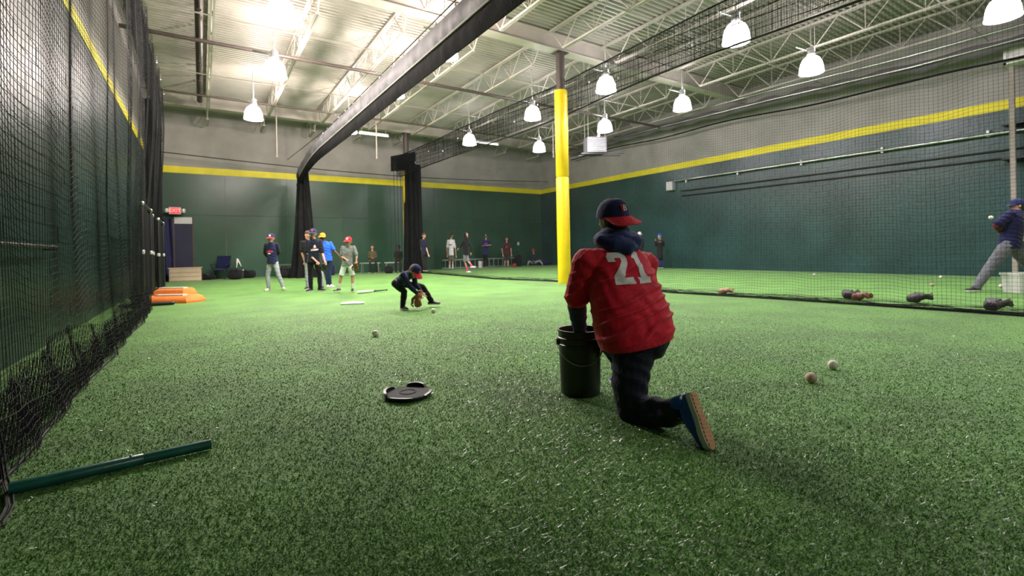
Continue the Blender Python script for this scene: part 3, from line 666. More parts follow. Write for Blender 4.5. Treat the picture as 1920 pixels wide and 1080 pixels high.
def glove(px, py, lb, m, rz, s=1.0):
    g = ground(px, py); r = thing('baseball_glove', lb, 'glove', (g.x, g.y, .0), 'gloves dropped along the divider net', rz); glove_parts(r, m, s); r.scale = (1, 1, 1.5); return r
glove(1357, 553, 'tan baseball glove lying by the net right of the kneeling man', M['tanglove'], -2.0, 1.0)
glove(1590, 562, 'dark glove, left one of the touching pair on the right turf', M['blackglove'], -1.2, 1.2)
glove(1611, 564, 'brown glove, right one of the touching pair on the right turf', M['brownglove'], -2.6, 1.05)
glove(1716, 569, 'black glove with a pale patch, between the pair and the large one', M['blackglove'], -1.8, 1.2)
glove(1861, 584, 'large black glove, nearest the right picture edge', M['blackglove'], -1.5, 1.25)

# black bucket the man reaches into
BK = at(1086, 600, 3.28); BK.z = 0
r = thing('ball_bucket', 'tall black plastic bucket beside the kneeling man', 'bucket', tuple(BK))
put('shell', MB().lathe([(.0, .0), (.128, .0), (.134, .01), (.139, .15), (.143, .33), (.150, .335), (.150, .345), (.144, .35), (.145, .375), (.153, .38), (.153, .39), (.146, .395), (.147, .432), (.155, .436), (.155, .444), (.141, .444), (.139, .43), (.128, .02), (.0, .015)], n=48), M['black'], r, smooth=35)
for s_ in (-1, 1): put('handle_lug', MB().obox((xa.x*.150*s_, xa.y*.150*s_, .36), (xa.x*.012, xa.y*.012, 0), (.018*xa.y, -.018*xa.x, 0), (0, 0, .02)), M['black'], r)
hp = []
for a in np.linspace(0, math.pi, 14): hp.append(V((xa.x*.158*math.cos(a), xa.y*.158*math.cos(a), .36)) + (Tv*.95*.16+Uv*-.14)*math.sin(a)*1.0)
put('wire_handle', MB().tube(hp, .0025, 6), M['galv'], r, smooth=True)
put('grip', MB().tube(hp[1:4], .006, 8), M['white'], r, smooth=True)
# white bucket and background things at the right edge
g = ground(1914, 550)
r = thing('white_crate', 'white plastic tub with a dark picture panel beside the batter', 'tub', (g.x+.26, g.y+.03, 0), rz=-YAW)
put('tub', MB().rings([[V((x*w_, y*w_*.75, z)) for x, y in ((-1, -1), (1, -1), (1, 1), (-1, 1))] for w_, z in ((.20, 0), (.225, .33), (.24, .33), (.24, .37), (.225, .37), (.21, .33), (.19, .02))]), M['white'], r)
put('picture_panel', MB().obox((.05, -.167, .18), (.15, 0, 0), (0, .003, 0), (0, .015, .12)), mat('printed_panel', (.10, .085, .05), .4, var=.8, vscale=14), r)

# ------------------------------------------------------------------ people
def hand(b, wr, d, n, s, curl=.5, side=1):
    """palm and five fingers from wrist wr along d, palm normal n, side of thumb"""
    d = d.normalized(); n = (n-d*n.dot(d)).normalized(); l = d.cross(n)*side
    b.tube([wr-d*.01*s, wr+d*.045*s, wr+d*.085*s], [(.016*s, .026*s), (.015*s, .036*s), (.013*s, .037*s)], 12, True, n)
    for k, (o, ln) in enumerate(((.028, .070), (.010, .080), (-.009, .075), (-.027, .058))):
        p = wr+d*.085*s+l*o*s; pts = [p-d*.02*s]; dd = d+l*o*2.2; q = p; a = 0
        for j in range(3):
            a += curl*.55; v = (dd*math.cos(a)+n*math.sin(a)).normalized(); q = q+v*ln*s*(.42, .32, .26)[j]; pts.append(q)
        b.tube(pts, [.0095*s, .0092*s, .0085*s, .0072*s], 8)
    p = wr+d*.02*s+l*.022*s
    b.tube([p, p+(l*.7+d*.7+n*.3)*.035*s, p+(l*.75+d*1.5+n*.7*(1+curl))*.038*s], [.014*s, .0115*s, .009*s], 8)
def headmesh(b, c, f, u, hh):
    """skull with jaw, nose, brow, ears; f face direction, u up, hh head height"""
    l = u.cross(f).normalized(); u = f.cross(l).normalized()
    def fn(p):
        z = p.z
        k = 1-.30*max(0, -z)**1.4
        y = p.y*k + (.10*max(0, -z) if p.y > 0 else -.02*max(0, -z))
        return V((p.x*(1-.34*max(0, -z)**1.3), y, z))
    b.ell(c, l*hh*.335, f*hh*.40, u*hh*.5, 20, 14, fn)
    b.tube([c+f*hh*.36+u*hh*.06, c+f*hh*.45-u*hh*.07], [hh*.035, hh*.055], 8)
    b.ell(c+f*hh*.36-u*hh*.24, l*hh*.12, f*hh*.07, u*hh*.06, 10, 8)
    b.ell(c+f*hh*.30-u*hh*.40, l*hh*.12, f*hh*.09, u*hh*.08, 10, 8)
    for s_ in (-1, 1): b.ell(c+l*s_*hh*.35-f*hh*.02-u*hh*.03, l*hh*.035, f*hh*.07, u*hh*.125, 10, 8)
    return l, u
def face_bits(par, c, f, l, u, hh):
    for s_ in (-1, 1): world_part('eye', MB().ell(c+f*hh*.372+l*s_*hh*.135+u*hh*.03, l*hh*.045, f*hh*.03, u*hh*.025, 10, 6), M['eye'], par, smooth=True)
    world_part('mouth', MB().ell(c+f*hh*.385-u*hh*.25, l*hh*.10, f*hh*.05, u*hh*.022, 10, 6), M['lip'], par, smooth=True)
def cap_parts(par, c, f, u, hh, crown, brim, bdir=None, logo=None, lift=.12, bl=.40, dr_=.10):
    """crown dome and curved brim"""
    bd = (bdir or f).normalized(); l = u.cross(bd).normalized(); fl = l.cross(u).normalized()
    m = MB(); rs = []; n = 28; base = c+u*hh*lift
    for th in (0, 8, 22, 40, 56, 72, 84):
        t = math.radians(th); rr = math.cos(t)**.8; zz = math.sin(t)
        rs.append([base + l*(hh*.375*rr*math.cos(a)) + fl*(hh*.435*rr*math.sin(a)) + u*(hh*.44*zz+ (hh*.03*max(0, math.sin(a)) if th < 60 else 0)) for a in [2*math.pi*j/n for j in range(n)]])
    m.rings(rs)
    cp = world_part('cap', m, crown, par, smooth=60)
    b = MB(); N = 15; top = []; bot = []
    for i in range(N):
        a = math.radians(-72+144*i/(N-1)); s_ = math.sin(a); c_ = math.cos(a)
        inn = base+l*(hh*.37*s_)+fl*(hh*.43*c_)
        out = base+l*(hh*.40*s_)+fl*(hh*(.43+bl*c_**.5 if c_ > 0 else .43)) - u*hh*(.10*s_*s_+dr_*c_)
        top.append((inn, out))
    rs = [[i_+u*.004, o_+u*.003, o_-u*.003, i_-u*.004] for i_, o_ in top]; b.rings(rs)
    world_part('brim', b, brim, cp, smooth=40)
    world_part('button', MB().ell(base+u*hh*.445, l*hh*.03, fl*hh*.03, u*hh*.02, 8, 6), brim, cp, smooth=True)
    if logo: world_part('logo', MB().obox(base+fl*hh*.40+u*hh*.19, l*hh*.09, u*hh*.09-fl*hh*.02, fl*.008), logo, cp)
    return cp
def hair_part(par, c, f, u, hh, m, long=False):
    l = u.cross(f).normalized()
    b = MB(); b.ell(c+u*hh*.08-f*hh*.07, l*hh*.375, f*hh*.41, u*hh*.46, 16, 10)
    if long: b.tube([c-f*hh*.2, c-f*hh*.22-u*hh*.6], [hh*.3, hh*.2], 12)
    else: b.ell(c-f*hh*.2-u*hh*.12, l*hh*.30, f*hh*.22, u*hh*.34, 12, 8)
    b.ell(c+u*hh*.20+f*hh*.0, l*hh*.355, f*hh*.40, u*hh*.36, 14, 8)
    me = remesh(b, hh*.05, 1, name='hair'); link_world('hair', me, m, par)
def link_world(name, me, m, par): return world_part(name, me, m, par)
def shoe_parts(par, an, td, m, sole, s, up=None):
    """an ankle point, td toe direction on the ground"""
    td = V((td.x, td.y, 0 if up is None else td.z)).normalized(); l = td.cross(Uv).normalized(); uu = l.cross(td).normalized()
    if uu.z < 0: uu = -uu
    zb = an - uu*.075*s
    prof = [(-.075, .026, .035), (-.05, .036, .072), (0, .037, .085), (.05, .041, .070), (.10, .046, .05), (.15, .045, .042), (.185, .03, .034)]
    m_ = MB(); rs = []; ss = MB(); r2 = []
    for t, w_, h in prof:
        q = zb+td*t*s
        rs.append([q+l*w_*s*math.cos(a)+uu*(.022+max(0, math.sin(a))*(h-.01)+min(0, math.sin(a))*.006)*s for a in [2*math.pi*j/14 for j in range(14)]])
        r2.append([q+l*w_*1.1*s*c_+uu*z*s for c_, z in ((-1, 0), (1, 0), (1.02, .02), (-1.02, .02))])
    m_.rings(rs); ss.rings(r2)
    sh = world_part('shoe', m_, m, par, smooth=True); world_part('sole', ss, sole, sh)
def torso_rings(b, st, n=26, e=2.4):
    rs = []
    for c, l, f, rx, ry in st:
        row = []
        for j in range(n):
            a = 2*math.pi*j/n; ca, sa = math.cos(a), math.sin(a)
            row.append(c + l*rx*math.copysign(abs(ca)**(2/e), ca) + f*ry*math.copysign(abs(sa)**(2/e), sa))
        rs.append(row)
    b.rings(rs)
def dvec(yaw, pitch=0):
    y, p = math.radians(yaw), math.radians(pitch)
    return (Tv*math.cos(y)+Rv*math.sin(y))*math.cos(p)+Uv*math.sin(p)
def patch_on(par_obj, polys, c, rt, up, dr, m, name, depth=.003, res=.012):
    """flat print laid onto the cloth: 2-D outlines projected along dr"""
    me0 = par_obj.data; mw = Matrix.Translation(par_obj['_off']) if '_off' in par_obj else None
    bv = BVHTree.FromPolygons([v.co+PO for v in me0.vertices], [p.vertices for p in me0.polygons])
    bm = bmesh.new()
    for poly in polys:
        f = bm.faces.new([bm.verts.new((x, y, 0)) for x, y in poly])
    bmesh.ops.triangulate(bm, faces=bm.faces[:])
    for _ in range(7):
        ed = [e_ for e_ in bm.edges if e_.calc_length() > res]
        if not ed: break
        bmesh.ops.subdivide_edges(bm, edges=ed, cuts=1); bmesh.ops.triangulate(bm, faces=bm.faces[:])
    for v in bm.verts:
        o = c+rt*v.co.x+up*v.co.y; h = bv.ray_cast(o-dr*.4, dr)
        v.co = (h[0]-dr*depth) if h[0] is not None else o
    me = bpy.data.meshes.new(name); bm.to_mesh(me); bm.free(); return me
PO = V((0, 0, 0))
def limb(b, pts, rad, n=12):
    P = [V(p) for p in pts]; out = []; rr = []
    for i in range(len(P)-1):
        out += [P[i], P[i].lerp(P[i+1], .35), P[i].lerp(P[i+1], .75)]; rr += [rad[i], rad[i]*.55+rad[i+1]*.45+.004, rad[i]*.2+rad[i+1]*.8]
    out.append(P[-1]); rr.append(rad[-1]); b.tube(out, rr, n)
WHT = mat('white_sole', (.6, .6, .58), .6)
def person(label, Z, H, head, sh, hip, A, B, LA, LB, yaw=0, face=None, top=None, sleeve='short', topm2=None, legs=None, shorts=False, skin='skinL', cap=None, hair=None, shoe=None,
           toes=(0, 0), vox=.013, sock=None, hood=None, prints=None, gl=None, slim=.93, pitch=0, coat=0, lean=None):
    s = H/1.72*slim; s2 = H/1.72
    face = yaw if face is None else face
    J = lambda q: at(q[0], q[1], Z+(q[2] if len(q) > 2 else 0))
    hc, hp_, sc_ = J(head), J(hip), J(sh); sc_ = sc_+(hc-sc_)*.15
    Fb = dvec(yaw); lat = Uv.cross(Fb).normalized()          # image right when facing the eye
    if lat.dot(Rv) < 0 and abs(yaw) <= 90: lat = -lat
    if abs(yaw) > 90: lat = lat if lat.dot(Rv) > 0 else -lat
    upv = (sc_-hp_).normalized(); Ft = (Fb-upv*Fb.dot(upv)).normalized()
    base = ground(*[(960+F*0, 0)][0]) if False else V((hp_.x, hp_.y, 0))
    root = thing('person', label, 'person', tuple(base))
    fd = dvec(face, pitch); u0 = (Uv-fd*Uv.dot(fd)).normalized(); hh = .245*(.55+.45*s2)
    shw = .175*s; a_s, b_s = sc_-lat*shw, sc_+lat*shw
    hw = .085*s; a_h, b_h = hp_-lat*hw, hp_+lat*hw
    ea, wa = J(A[0]), J(A[1]); eb, wb = J(B[0]), J(B[1])
    ka, na = J(LA[0]), J(LA[1]); kb, nb = J(LB[0]), J(LB[1])
    # body: one skin surface
    b = MB(); l, u = headmesh(b, hc, fd, u0, hh)
    b.tube([hc-u*hh*.25-fd*hh*.05, sc_+upv*.02*s, sc_-upv*.05*s], [.048*s, .055*s, .06*s], 12)
    torso_rings(b, [(hp_-upv*.04*s, lat, Ft, .13*s, .085*s), (hp_.lerp(sc_, .4), lat, Ft, .115*s, .08*s), (hp_.lerp(sc_, .8), lat, Ft, .145*s, .09*s), (sc_+upv*.01, lat, Ft, .12*s, .06*s)])
    for (S_, E_, W_, sd) in ((a_s, ea, wa, 1), (b_s, eb, wb, -1)):
        limb(b, [S_-upv*.04*s, E_, W_], [.040*s, .036*s, .026*s]); dd = (W_-E_).normalized(); hand(b, W_, dd, Fb if abs(dd.dot(Fb)) < .8 else Uv, s2*.95, .5, sd)
    for (H_, K_, N_) in ((a_h, ka, na), (b_h, kb, nb)): limb(b, [H_, K_, N_+V((0, 0, .01))], [.075*s, .052*s, .036*s])
    body = link_world('body', remesh(b, min(vox, .010), 1, name='body'), M[skin], root)
    body['label'] = 'head, neck, arms and hands'
    if abs(((face+180) % 360)-180) < 100: face_bits(root, hc, fd, l, u, hh)
    # shirt
    b = MB(); ex = coat
    hem = hp_-upv*(.07+ex)*s
    torso_rings(b, [(hem, lat, Ft, .165*s, .125*s), (hp_, lat, Ft, .165*s, .125*s), (hp_.lerp(sc_, .35), lat, Ft, .152*s, .115*s), (hp_.lerp(sc_, .72), lat, Ft, .175*s, .122*s), (hp_.lerp(sc_, .93), lat, Ft, .175*s, .10*s), (sc_+upv*.035*s, lat, Ft, .10*s, .075*s), (sc_+upv*.055*s, lat, Ft, .07*s, .065*s)])
    for (S_, E_, W_) in ((a_s, ea, wa), (b_s, eb, wb)):
        S_ = S_-upv*.02*s
        if sleeve == 'short': b.tube([S_+upv*.005*s, S_.lerp(E_, .45), S_.lerp(E_, .8)], [.060*s, .061*s, .064*s], 12, True)
        elif sleeve == 'none': b.tube([S_, S_.lerp(E_, .2)], [.058*s, .056*s], 12)
        else: limb(b, [S_, E_, W_-(W_-E_).normalized()*.01], [.064*s, .052*s, .038*s])
    fr = random.random()*9
    wr_ = lambda c, n_: .004*s*math.sin((c.z*1.0+c.dot(Rv)*.35)*75+3*noise.noise(c*7+V((fr, 0, 0))))*(.6+noise.noise(c*5))
    shirt = link_world('shirt', remesh(b, vox, 1, wr_, 'shirt'), top, root)
    if topm2:   # undershirt sleeves
        for (S_, E_, W_) in ((a_s, ea, wa), (b_s, eb, wb)):
            b = MB(); limb(b, [S_.lerp(E_, .3 if sleeve == 'short' else .0)-upv*.015, E_, W_], [(.05 if sleeve == 'short' else .06)*s, .046*s, .034*s]); link_world('sleeve', remesh(b, vox*.8, 1, name='sleeve'), topm2, root)
    # trousers
    b = MB(); torso_rings(b, [(hp_-upv*.10*s, lat, Ft, .12*s, .09*s), (hp_-upv*.04*s, lat, Ft, .158*s, .115*s), (hp_+upv*.05*s, lat, Ft, .15*s, .108*s)])
    for (H_, K_, N_) in ((a_h, ka, na), (b_h, kb, nb)):
        H2 = H_-upv*.03*s
        if shorts: b.tube([H2, H2.lerp(K_, .5), H2.lerp(K_, .93)], [.088*s, .086*s, .088*s], 12, False)
        else: limb(b, [H2, K_, N_], [.092*s, .068*s, .055*s])
    wl = lambda c, n_: .004*s*math.sin(c.z*60+4*noise.noise(c*6))*(.5+noise.noise(c*4+V((9, fr, 0))))
    link_world('shorts' if shorts else 'trousers', remesh(b, vox, 1, wl, 'trousers'), legs, root)
    if sock:
        for (K_, N_) in ((ka, na), (kb, nb)):
            b = MB(); b.tube([K_.lerp(N_, sock[1]), N_], [.046*s, .042*s], 12); world_part('sock', b, sock[0], root, smooth=True)
    for N_, t in ((na, toes[0]), (nb, toes[1])): shoe_parts(root, V((N_.x, N_.y, max(N_.z, .078*s2))), dvec(t), shoe or M['black'], WHT, s2)
    if hair and not hood: hair_part(root, hc, fd, u0, hh, hair, long=False)
    if cap: cap_parts(root, hc, fd, u0, hh, cap[0], cap[1], cap[3] if len(cap) > 3 else None, cap[2] if len(cap) > 2 else None)
    if hood:
        b = MB(); b.ell(hc+u0*hh*.06-fd*hh*.13, l*hh*.47, fd*hh*.45, u0*hh*.56, 16, 10); b.tube([hc-fd*hh*.1-u0*hh*.3, sc_+upv*.02], [hh*.42, hh*.46], 12)
        link_world('hood', remesh(b, vox, 1, name='hood'), hood, root)
    global PO
    if prints:
        PO = base
        for polys, cpx, cm in prints:
            me = patch_on(shirt, polys, J(cpx), lat, upv, -Ft, cm, 'print'); world_part('print', me, cm, shirt)
            # shirt sits at the root's origin, so the print shares its frame
    if gl:
        for W_, m_ in gl:
            Wp = {'a': wa, 'b': wb}[W_]; g_ = thing('baseball_glove', ('black' if m_ is M['blackglove'] else 'brown')+' glove on the hand of the '+('tall boy in navy cap' if m_ is M['blackglove'] else 'small boy in the red cap'), 'glove', tuple(Wp-V((0, 0, .10)))); glove_parts(g_, m_, .85); g_.rotation_euler = (-2.2, 0, -YAW+math.pi)
    return root
def rect(x0, x1, y0, y1, k=0): return [(x0, y0), (x1, y0+k), (x1, y1+k), (x0, y1)]
navy = cloth('navy_cloth', (.010, .016, .055)); blk = cloth('black_cloth', (.008, .008, .010)); gpants = cloth('grey_baseball_trousers', (.30, .33, .36))
redc = cloth('red_cap_cloth', (.50, .014, .03)); wht = cloth('white_cloth', (.62, .62, .62)); navycap = cloth('navy_cap_cloth', (.014, .020, .085))
R_ = cloth('red_print', (.52, .05, .07)); Wp_ = cloth('white_print', (.75, .75, .75))
W1 = [rect(-.10, -.03, -.02, .03, .006), rect(-.02, .04, -.02, .035, .004), rect(.05, .10, -.025, .03, -.004)]
W2 = [rect(-.045, .04, -.065, -.035)]
person('boy in navy jersey with red lettering and grey trousers, alone at left, hands behind back', 13.1, 1.6, (508.5, 447), (509, 460), (511, 491), ((496, 474), (503, 484, .18)), ((523, 472), (517, 483, .18)),
    ((502, 517), (504, 541)), ((522, 515), (531, 538)), 0, 8, navy, 'none', blk, gpants, cap=(navycap, redc, Wp_), hair=M['hairB'], shoe=cloth('pale_green_shoe', (.45, .5, .35)), toes=(-10, 35),
    prints=[(W1, (508, 472), R_), (W2, (508, 472), Wp_)], vox=.012)
person('bareheaded boy in plain black shirt and grey trousers, half hidden behind the tall boy', 13.4, 1.6, (577, 441), (577, 455), (581, 488), ((566, 474), (571, 491)), ((588, 474), (590, 489)),
    ((576, 516), (577, 540)), ((603, 514), (605, 538)), 0, -15, blk, 'short', None, gpants, hair=M['hairB'], toes=(0, 10), vox=.013)
person('tall boy in navy cap, dark T-shirt with red and white print and black trousers', 12.6, 1.72, (587, 438), (589, 454), (588, 488), ((577, 475), (594, 491, -.18)), ((605, 476), (609, 490, -.12)),
    ((582, 516), (583, 541)), ((599, 514), (600, 540)), 8, 10, cloth('dark_navy_tee', (.010, .013, .028)), 'short', None, blk, cap=(navycap, navycap, R_), hair=M['hairB'], shoe=M['black'], toes=(-10, 60),
    prints=[([[(-.08, -.08), (.09, -.06), (.10, -.02), (-.085, -.04)], [(-.02, 0), (.05, 0), (.03, .08), (-.005, .08)]], (591, 465), Wp_), ([[(-.05, -.035), (.07, -.015), (.055, .01), (-.035, -.005)]], (591, 465), R_)], gl=[('b', M['blackglove'])], vox=.012)
person('boy in orange cap and bright blue shirt reaching one arm out', 14.0, 1.63, (605, 445), (610, 457), (614, 486), ((602, 470), (604, 484)), ((627, 470), (637, 481)),
    ((612, 510), (615, 534)), ((617, 510), (619, 535)), 15, 10, cloth('bright_blue_shirt', (.022, .12, .62)), 'short', None, cloth('dark_teal_trousers', (.008, .02, .045)), skin='skinD', cap=(cloth('orange_cap_cloth', (.85, .28, .02)),)*2, shoe=WHT, toes=(20, 60), vox=.012)
person('small boy in red cap, grey T-shirt and white shorts with a brown glove', 12.1, 1.47, (653.5, 453), (653, 465), (651, 495), ((640, 481), (650, 487, -.2)), ((669, 480), (668, 489, -.05)),
    ((640, 518), (635, 541)), ((661, 518), (661, 541)), 5, 0, cloth('grey_tee', (.20, .22, .22)), 'short', None, cloth('white_shorts', (.75, .77, .8)), shorts=True, cap=(redc, redc, Wp_), hair=M['hairB'], shoe=M['black'], toes=(-25, 15), sock=(wht, .62), gl=[('b', M['brownglove'])],
    prints=[([rect(-.07, .08, -.012, .012, .01)], (654, 475), cloth('faded_print', (.28, .2, .2)))], vox=.012)
fz = 8.2
fl_ = person('boy in navy shirt and navy cap with red brim bent over to field a ball', fz, 1.5, (777, 508), (765, 514), (749, 529), ((769, 538, -.12), (783, 551, -.1)), ((779, 533, .15), (791, 548, .1)),
    ((758, 547, -.05), (755, 573, -.05)), ((792, 538, .3), (809, 564, .3)), 65, 62, navy, 'long', None, blk, pitch=-48, cap=(navycap, redc, R_), shoe=M['black'], toes=(40, 80), hair=M['hairB'], vox=.010, slim=.95)
gp = at(788, 562, fz-.05); r = thing('baseball_glove', 'brown fielding glove reaching for the rolling ball', 'glove', (gp.x, gp.y-.02, gp.z+.05)); glove_parts(r, cloth('fielding_glove_leather', (.30, .11, .055), .5), 1.05); r.rotation_euler = (-1.3, .2, -YAW+2.6)
# people at the back
olive = cloth('olive_jacket', (.085, .075, .035)); dk = cloth('dark_coat', (.012, .012, .013))
person('woman in olive jacket sitting on the bench at the back wall', 22.9, 1.6, (698, 463), (698, 474), (697, 491), ((691, 482), (697, 484, -.25)), ((706, 482), (700, 484, -.25)), ((694, 491, -.4), (694, 509, -.45)), ((705, 491, -.4), (706, 509, -.45)), 0, 0, olive, 'long', None, dk, hair=M['hairB'], vox=.018)
person('dark clothed person sitting on the bench beside the net-wrapped column', 22.6, 1.6, (747, 464), (747, 474), (746, 491), ((740, 482), (745, 486, -.2)), ((754, 482), (749, 486, -.2)), ((742, 491, -.4), (742, 509, -.45)), ((750, 491, -.4), (751, 509, -.45)), 0, 0, dk, 'long', None, dk, skin='skinD', hair=M['hairK'], vox=.018)
person('thin boy all in dark clothes standing right of the net-wrapped column', 20.8, 1.55, (795, 442), (794, 452), (796, 476), ((790, 464), (792, 475)), ((799, 464), (803, 477, -.1)), ((795, 492), (796, 505)), ((799, 492), (801, 505)), 40, 40, cloth('dark_navy_tee', (0, 0, 0)), 'short', None, dk, hair=M['hairB'], vox=.016)
person('boy in white T-shirt and camouflage shorts in front of the ladder', 25.2, 1.6, (847, 441), (845, 452), (846, 477), ((838, 466), (839, 478)), ((854, 467), (855, 479)), ((843, 490), (843, 501)), ((849, 490), (849, 501)), 0, 0, wht, 'short', None, cloth('camouflage_shorts', (.10, .11, .08)), shorts=True, cap=(cloth('dark_red_cap', (.05, .012, .01)),)*2, shoe=WHT, sock=(wht, .6), vox=.018,
    prints=[([rect(-.06, .06, -.02, .03)], (845, 459), blk)])
pk = cloth('pink_sock', (.75, .03, .22))
person('child in black hoodie running with bright pink socks', 20.6, 1.55, (874, 441), (873, 453), (873, 476), ((864, 462), (861, 465)), ((884, 464), (883, 473)), ((872, 492), (877, 508)), ((878, 490), (885, 499, -.05)), 60, 60, blk, 'long', None, cloth('grey_shorts', (.2, .2, .22)), shorts=True, hood=blk, shoe=WHT, sock=(pk, .2), vox=.016, toes=(60, 80))
person('boy in navy shirt and black trousers by the white bucket at the back', 26.6, 1.6, (911, 443), (911, 453), (910, 476), ((904, 461), (911, 460, -.2)), ((921, 459), (915, 460, -.2)), ((908, 489), (908, 499)), ((913, 489), (913, 499)), 0, 0, cloth('navy_blue_tee', (.015, .018, .09)), 'short', None, blk, cap=(navycap, navycap, Wp_), skin='skinL', vox=.018,
    prints=[([rect(-.07, .07, -.02, .03)], (911, 457), R_)])
person('brown haired boy in maroon T-shirt and dark camouflage shorts at the back', 26.8, 1.55, (950, 448), (950, 458), (950, 476), ((941, 466), (943, 477)), ((958, 466), (959, 477)), ((947, 489), (946, 499)), ((953, 489), (953, 499)), 0, 0, cloth('maroon_tee', (.07, .012, .02)), 'short', None, cloth('dark_shorts', (.03, .03, .03)), shorts=True, hair=M['hairB'], vox=.018,
    prints=[([rect(-.05, .05, -.04, .03)], (950, 463), cloth('grey_print', (.12, .12, .13)))])
person('boy with red cap and pale grey trousers sitting on the turf in the far corner', 28.4, 1.5, (1000, 470), (1001, 479), (1000, 492), ((996, 485), (1000, 489, -.2)), ((1007, 485), (1009, 489, -.2)), ((992, 490, -.4), (990, 495, -.7)), ((1012, 489, -.3), (1017, 495, -.5)), 0, 0, cloth('dark_grey_top', (.02, .025, .035)), 'long', None, gpants, cap=(redc, redc), vox=.018)
tan = cloth('tan_fur', (.35, .22, .10))
person('adult in blue beanie and dark coat standing against the right wall', 21.3, 1.7, (1237, 443), (1237, 453), (1237, 473), ((1229, 460), (1229, 452, -.15)), ((1245, 460), (1238, 455, -.2)), ((1235, 487), (1235, 499)), ((1240, 487), (1240, 499)), -60, -60, dk, 'long', None, cloth('blue_jeans', (.015, .03, .10)), hair=cloth('blue_beanie_knit', (.01, .08, .40)), vox=.016, coat=.25)
person('adult in pale cap standing by the right wall, hidden behind the kneeling man', 21.0, 1.65, (1199, 440), (1199, 450), (1199, 472), ((1192, 460), (1193, 470)), ((1206, 460), (1205, 470)), ((1197, 489), (1197, 502)), ((1202, 489), (1202, 502)), 0, 0, dk, 'long', None, dk, cap=(wht, wht), vox=.018)
# batter at the right edge
dred = cloth('dark_red_sleeve', (.09, .008, .008))
batter = person('batter in navy shirt and grey trousers leaning, cut by the right picture edge', 9.1, 1.8, (1908, 386), (1902, 402), (1893, 456), ((1868, 422, -.05), (1880, 438, .15)), ((1933, 420, .1), (1925, 440, .2)), ((1855, 503), (1831, 538)), ((1930, 500, .1), (1943, 538, .1)),
    -150, -115, cloth('batter_navy', (.009, .010, .05)), 'short', dred, cloth('batter_grey_trousers', (.11, .115, .125)), cap=(navycap, navycap), hair=M['hairK'], shoe=M['black'], toes=(-90, 0), vox=.010, slim=1.25)

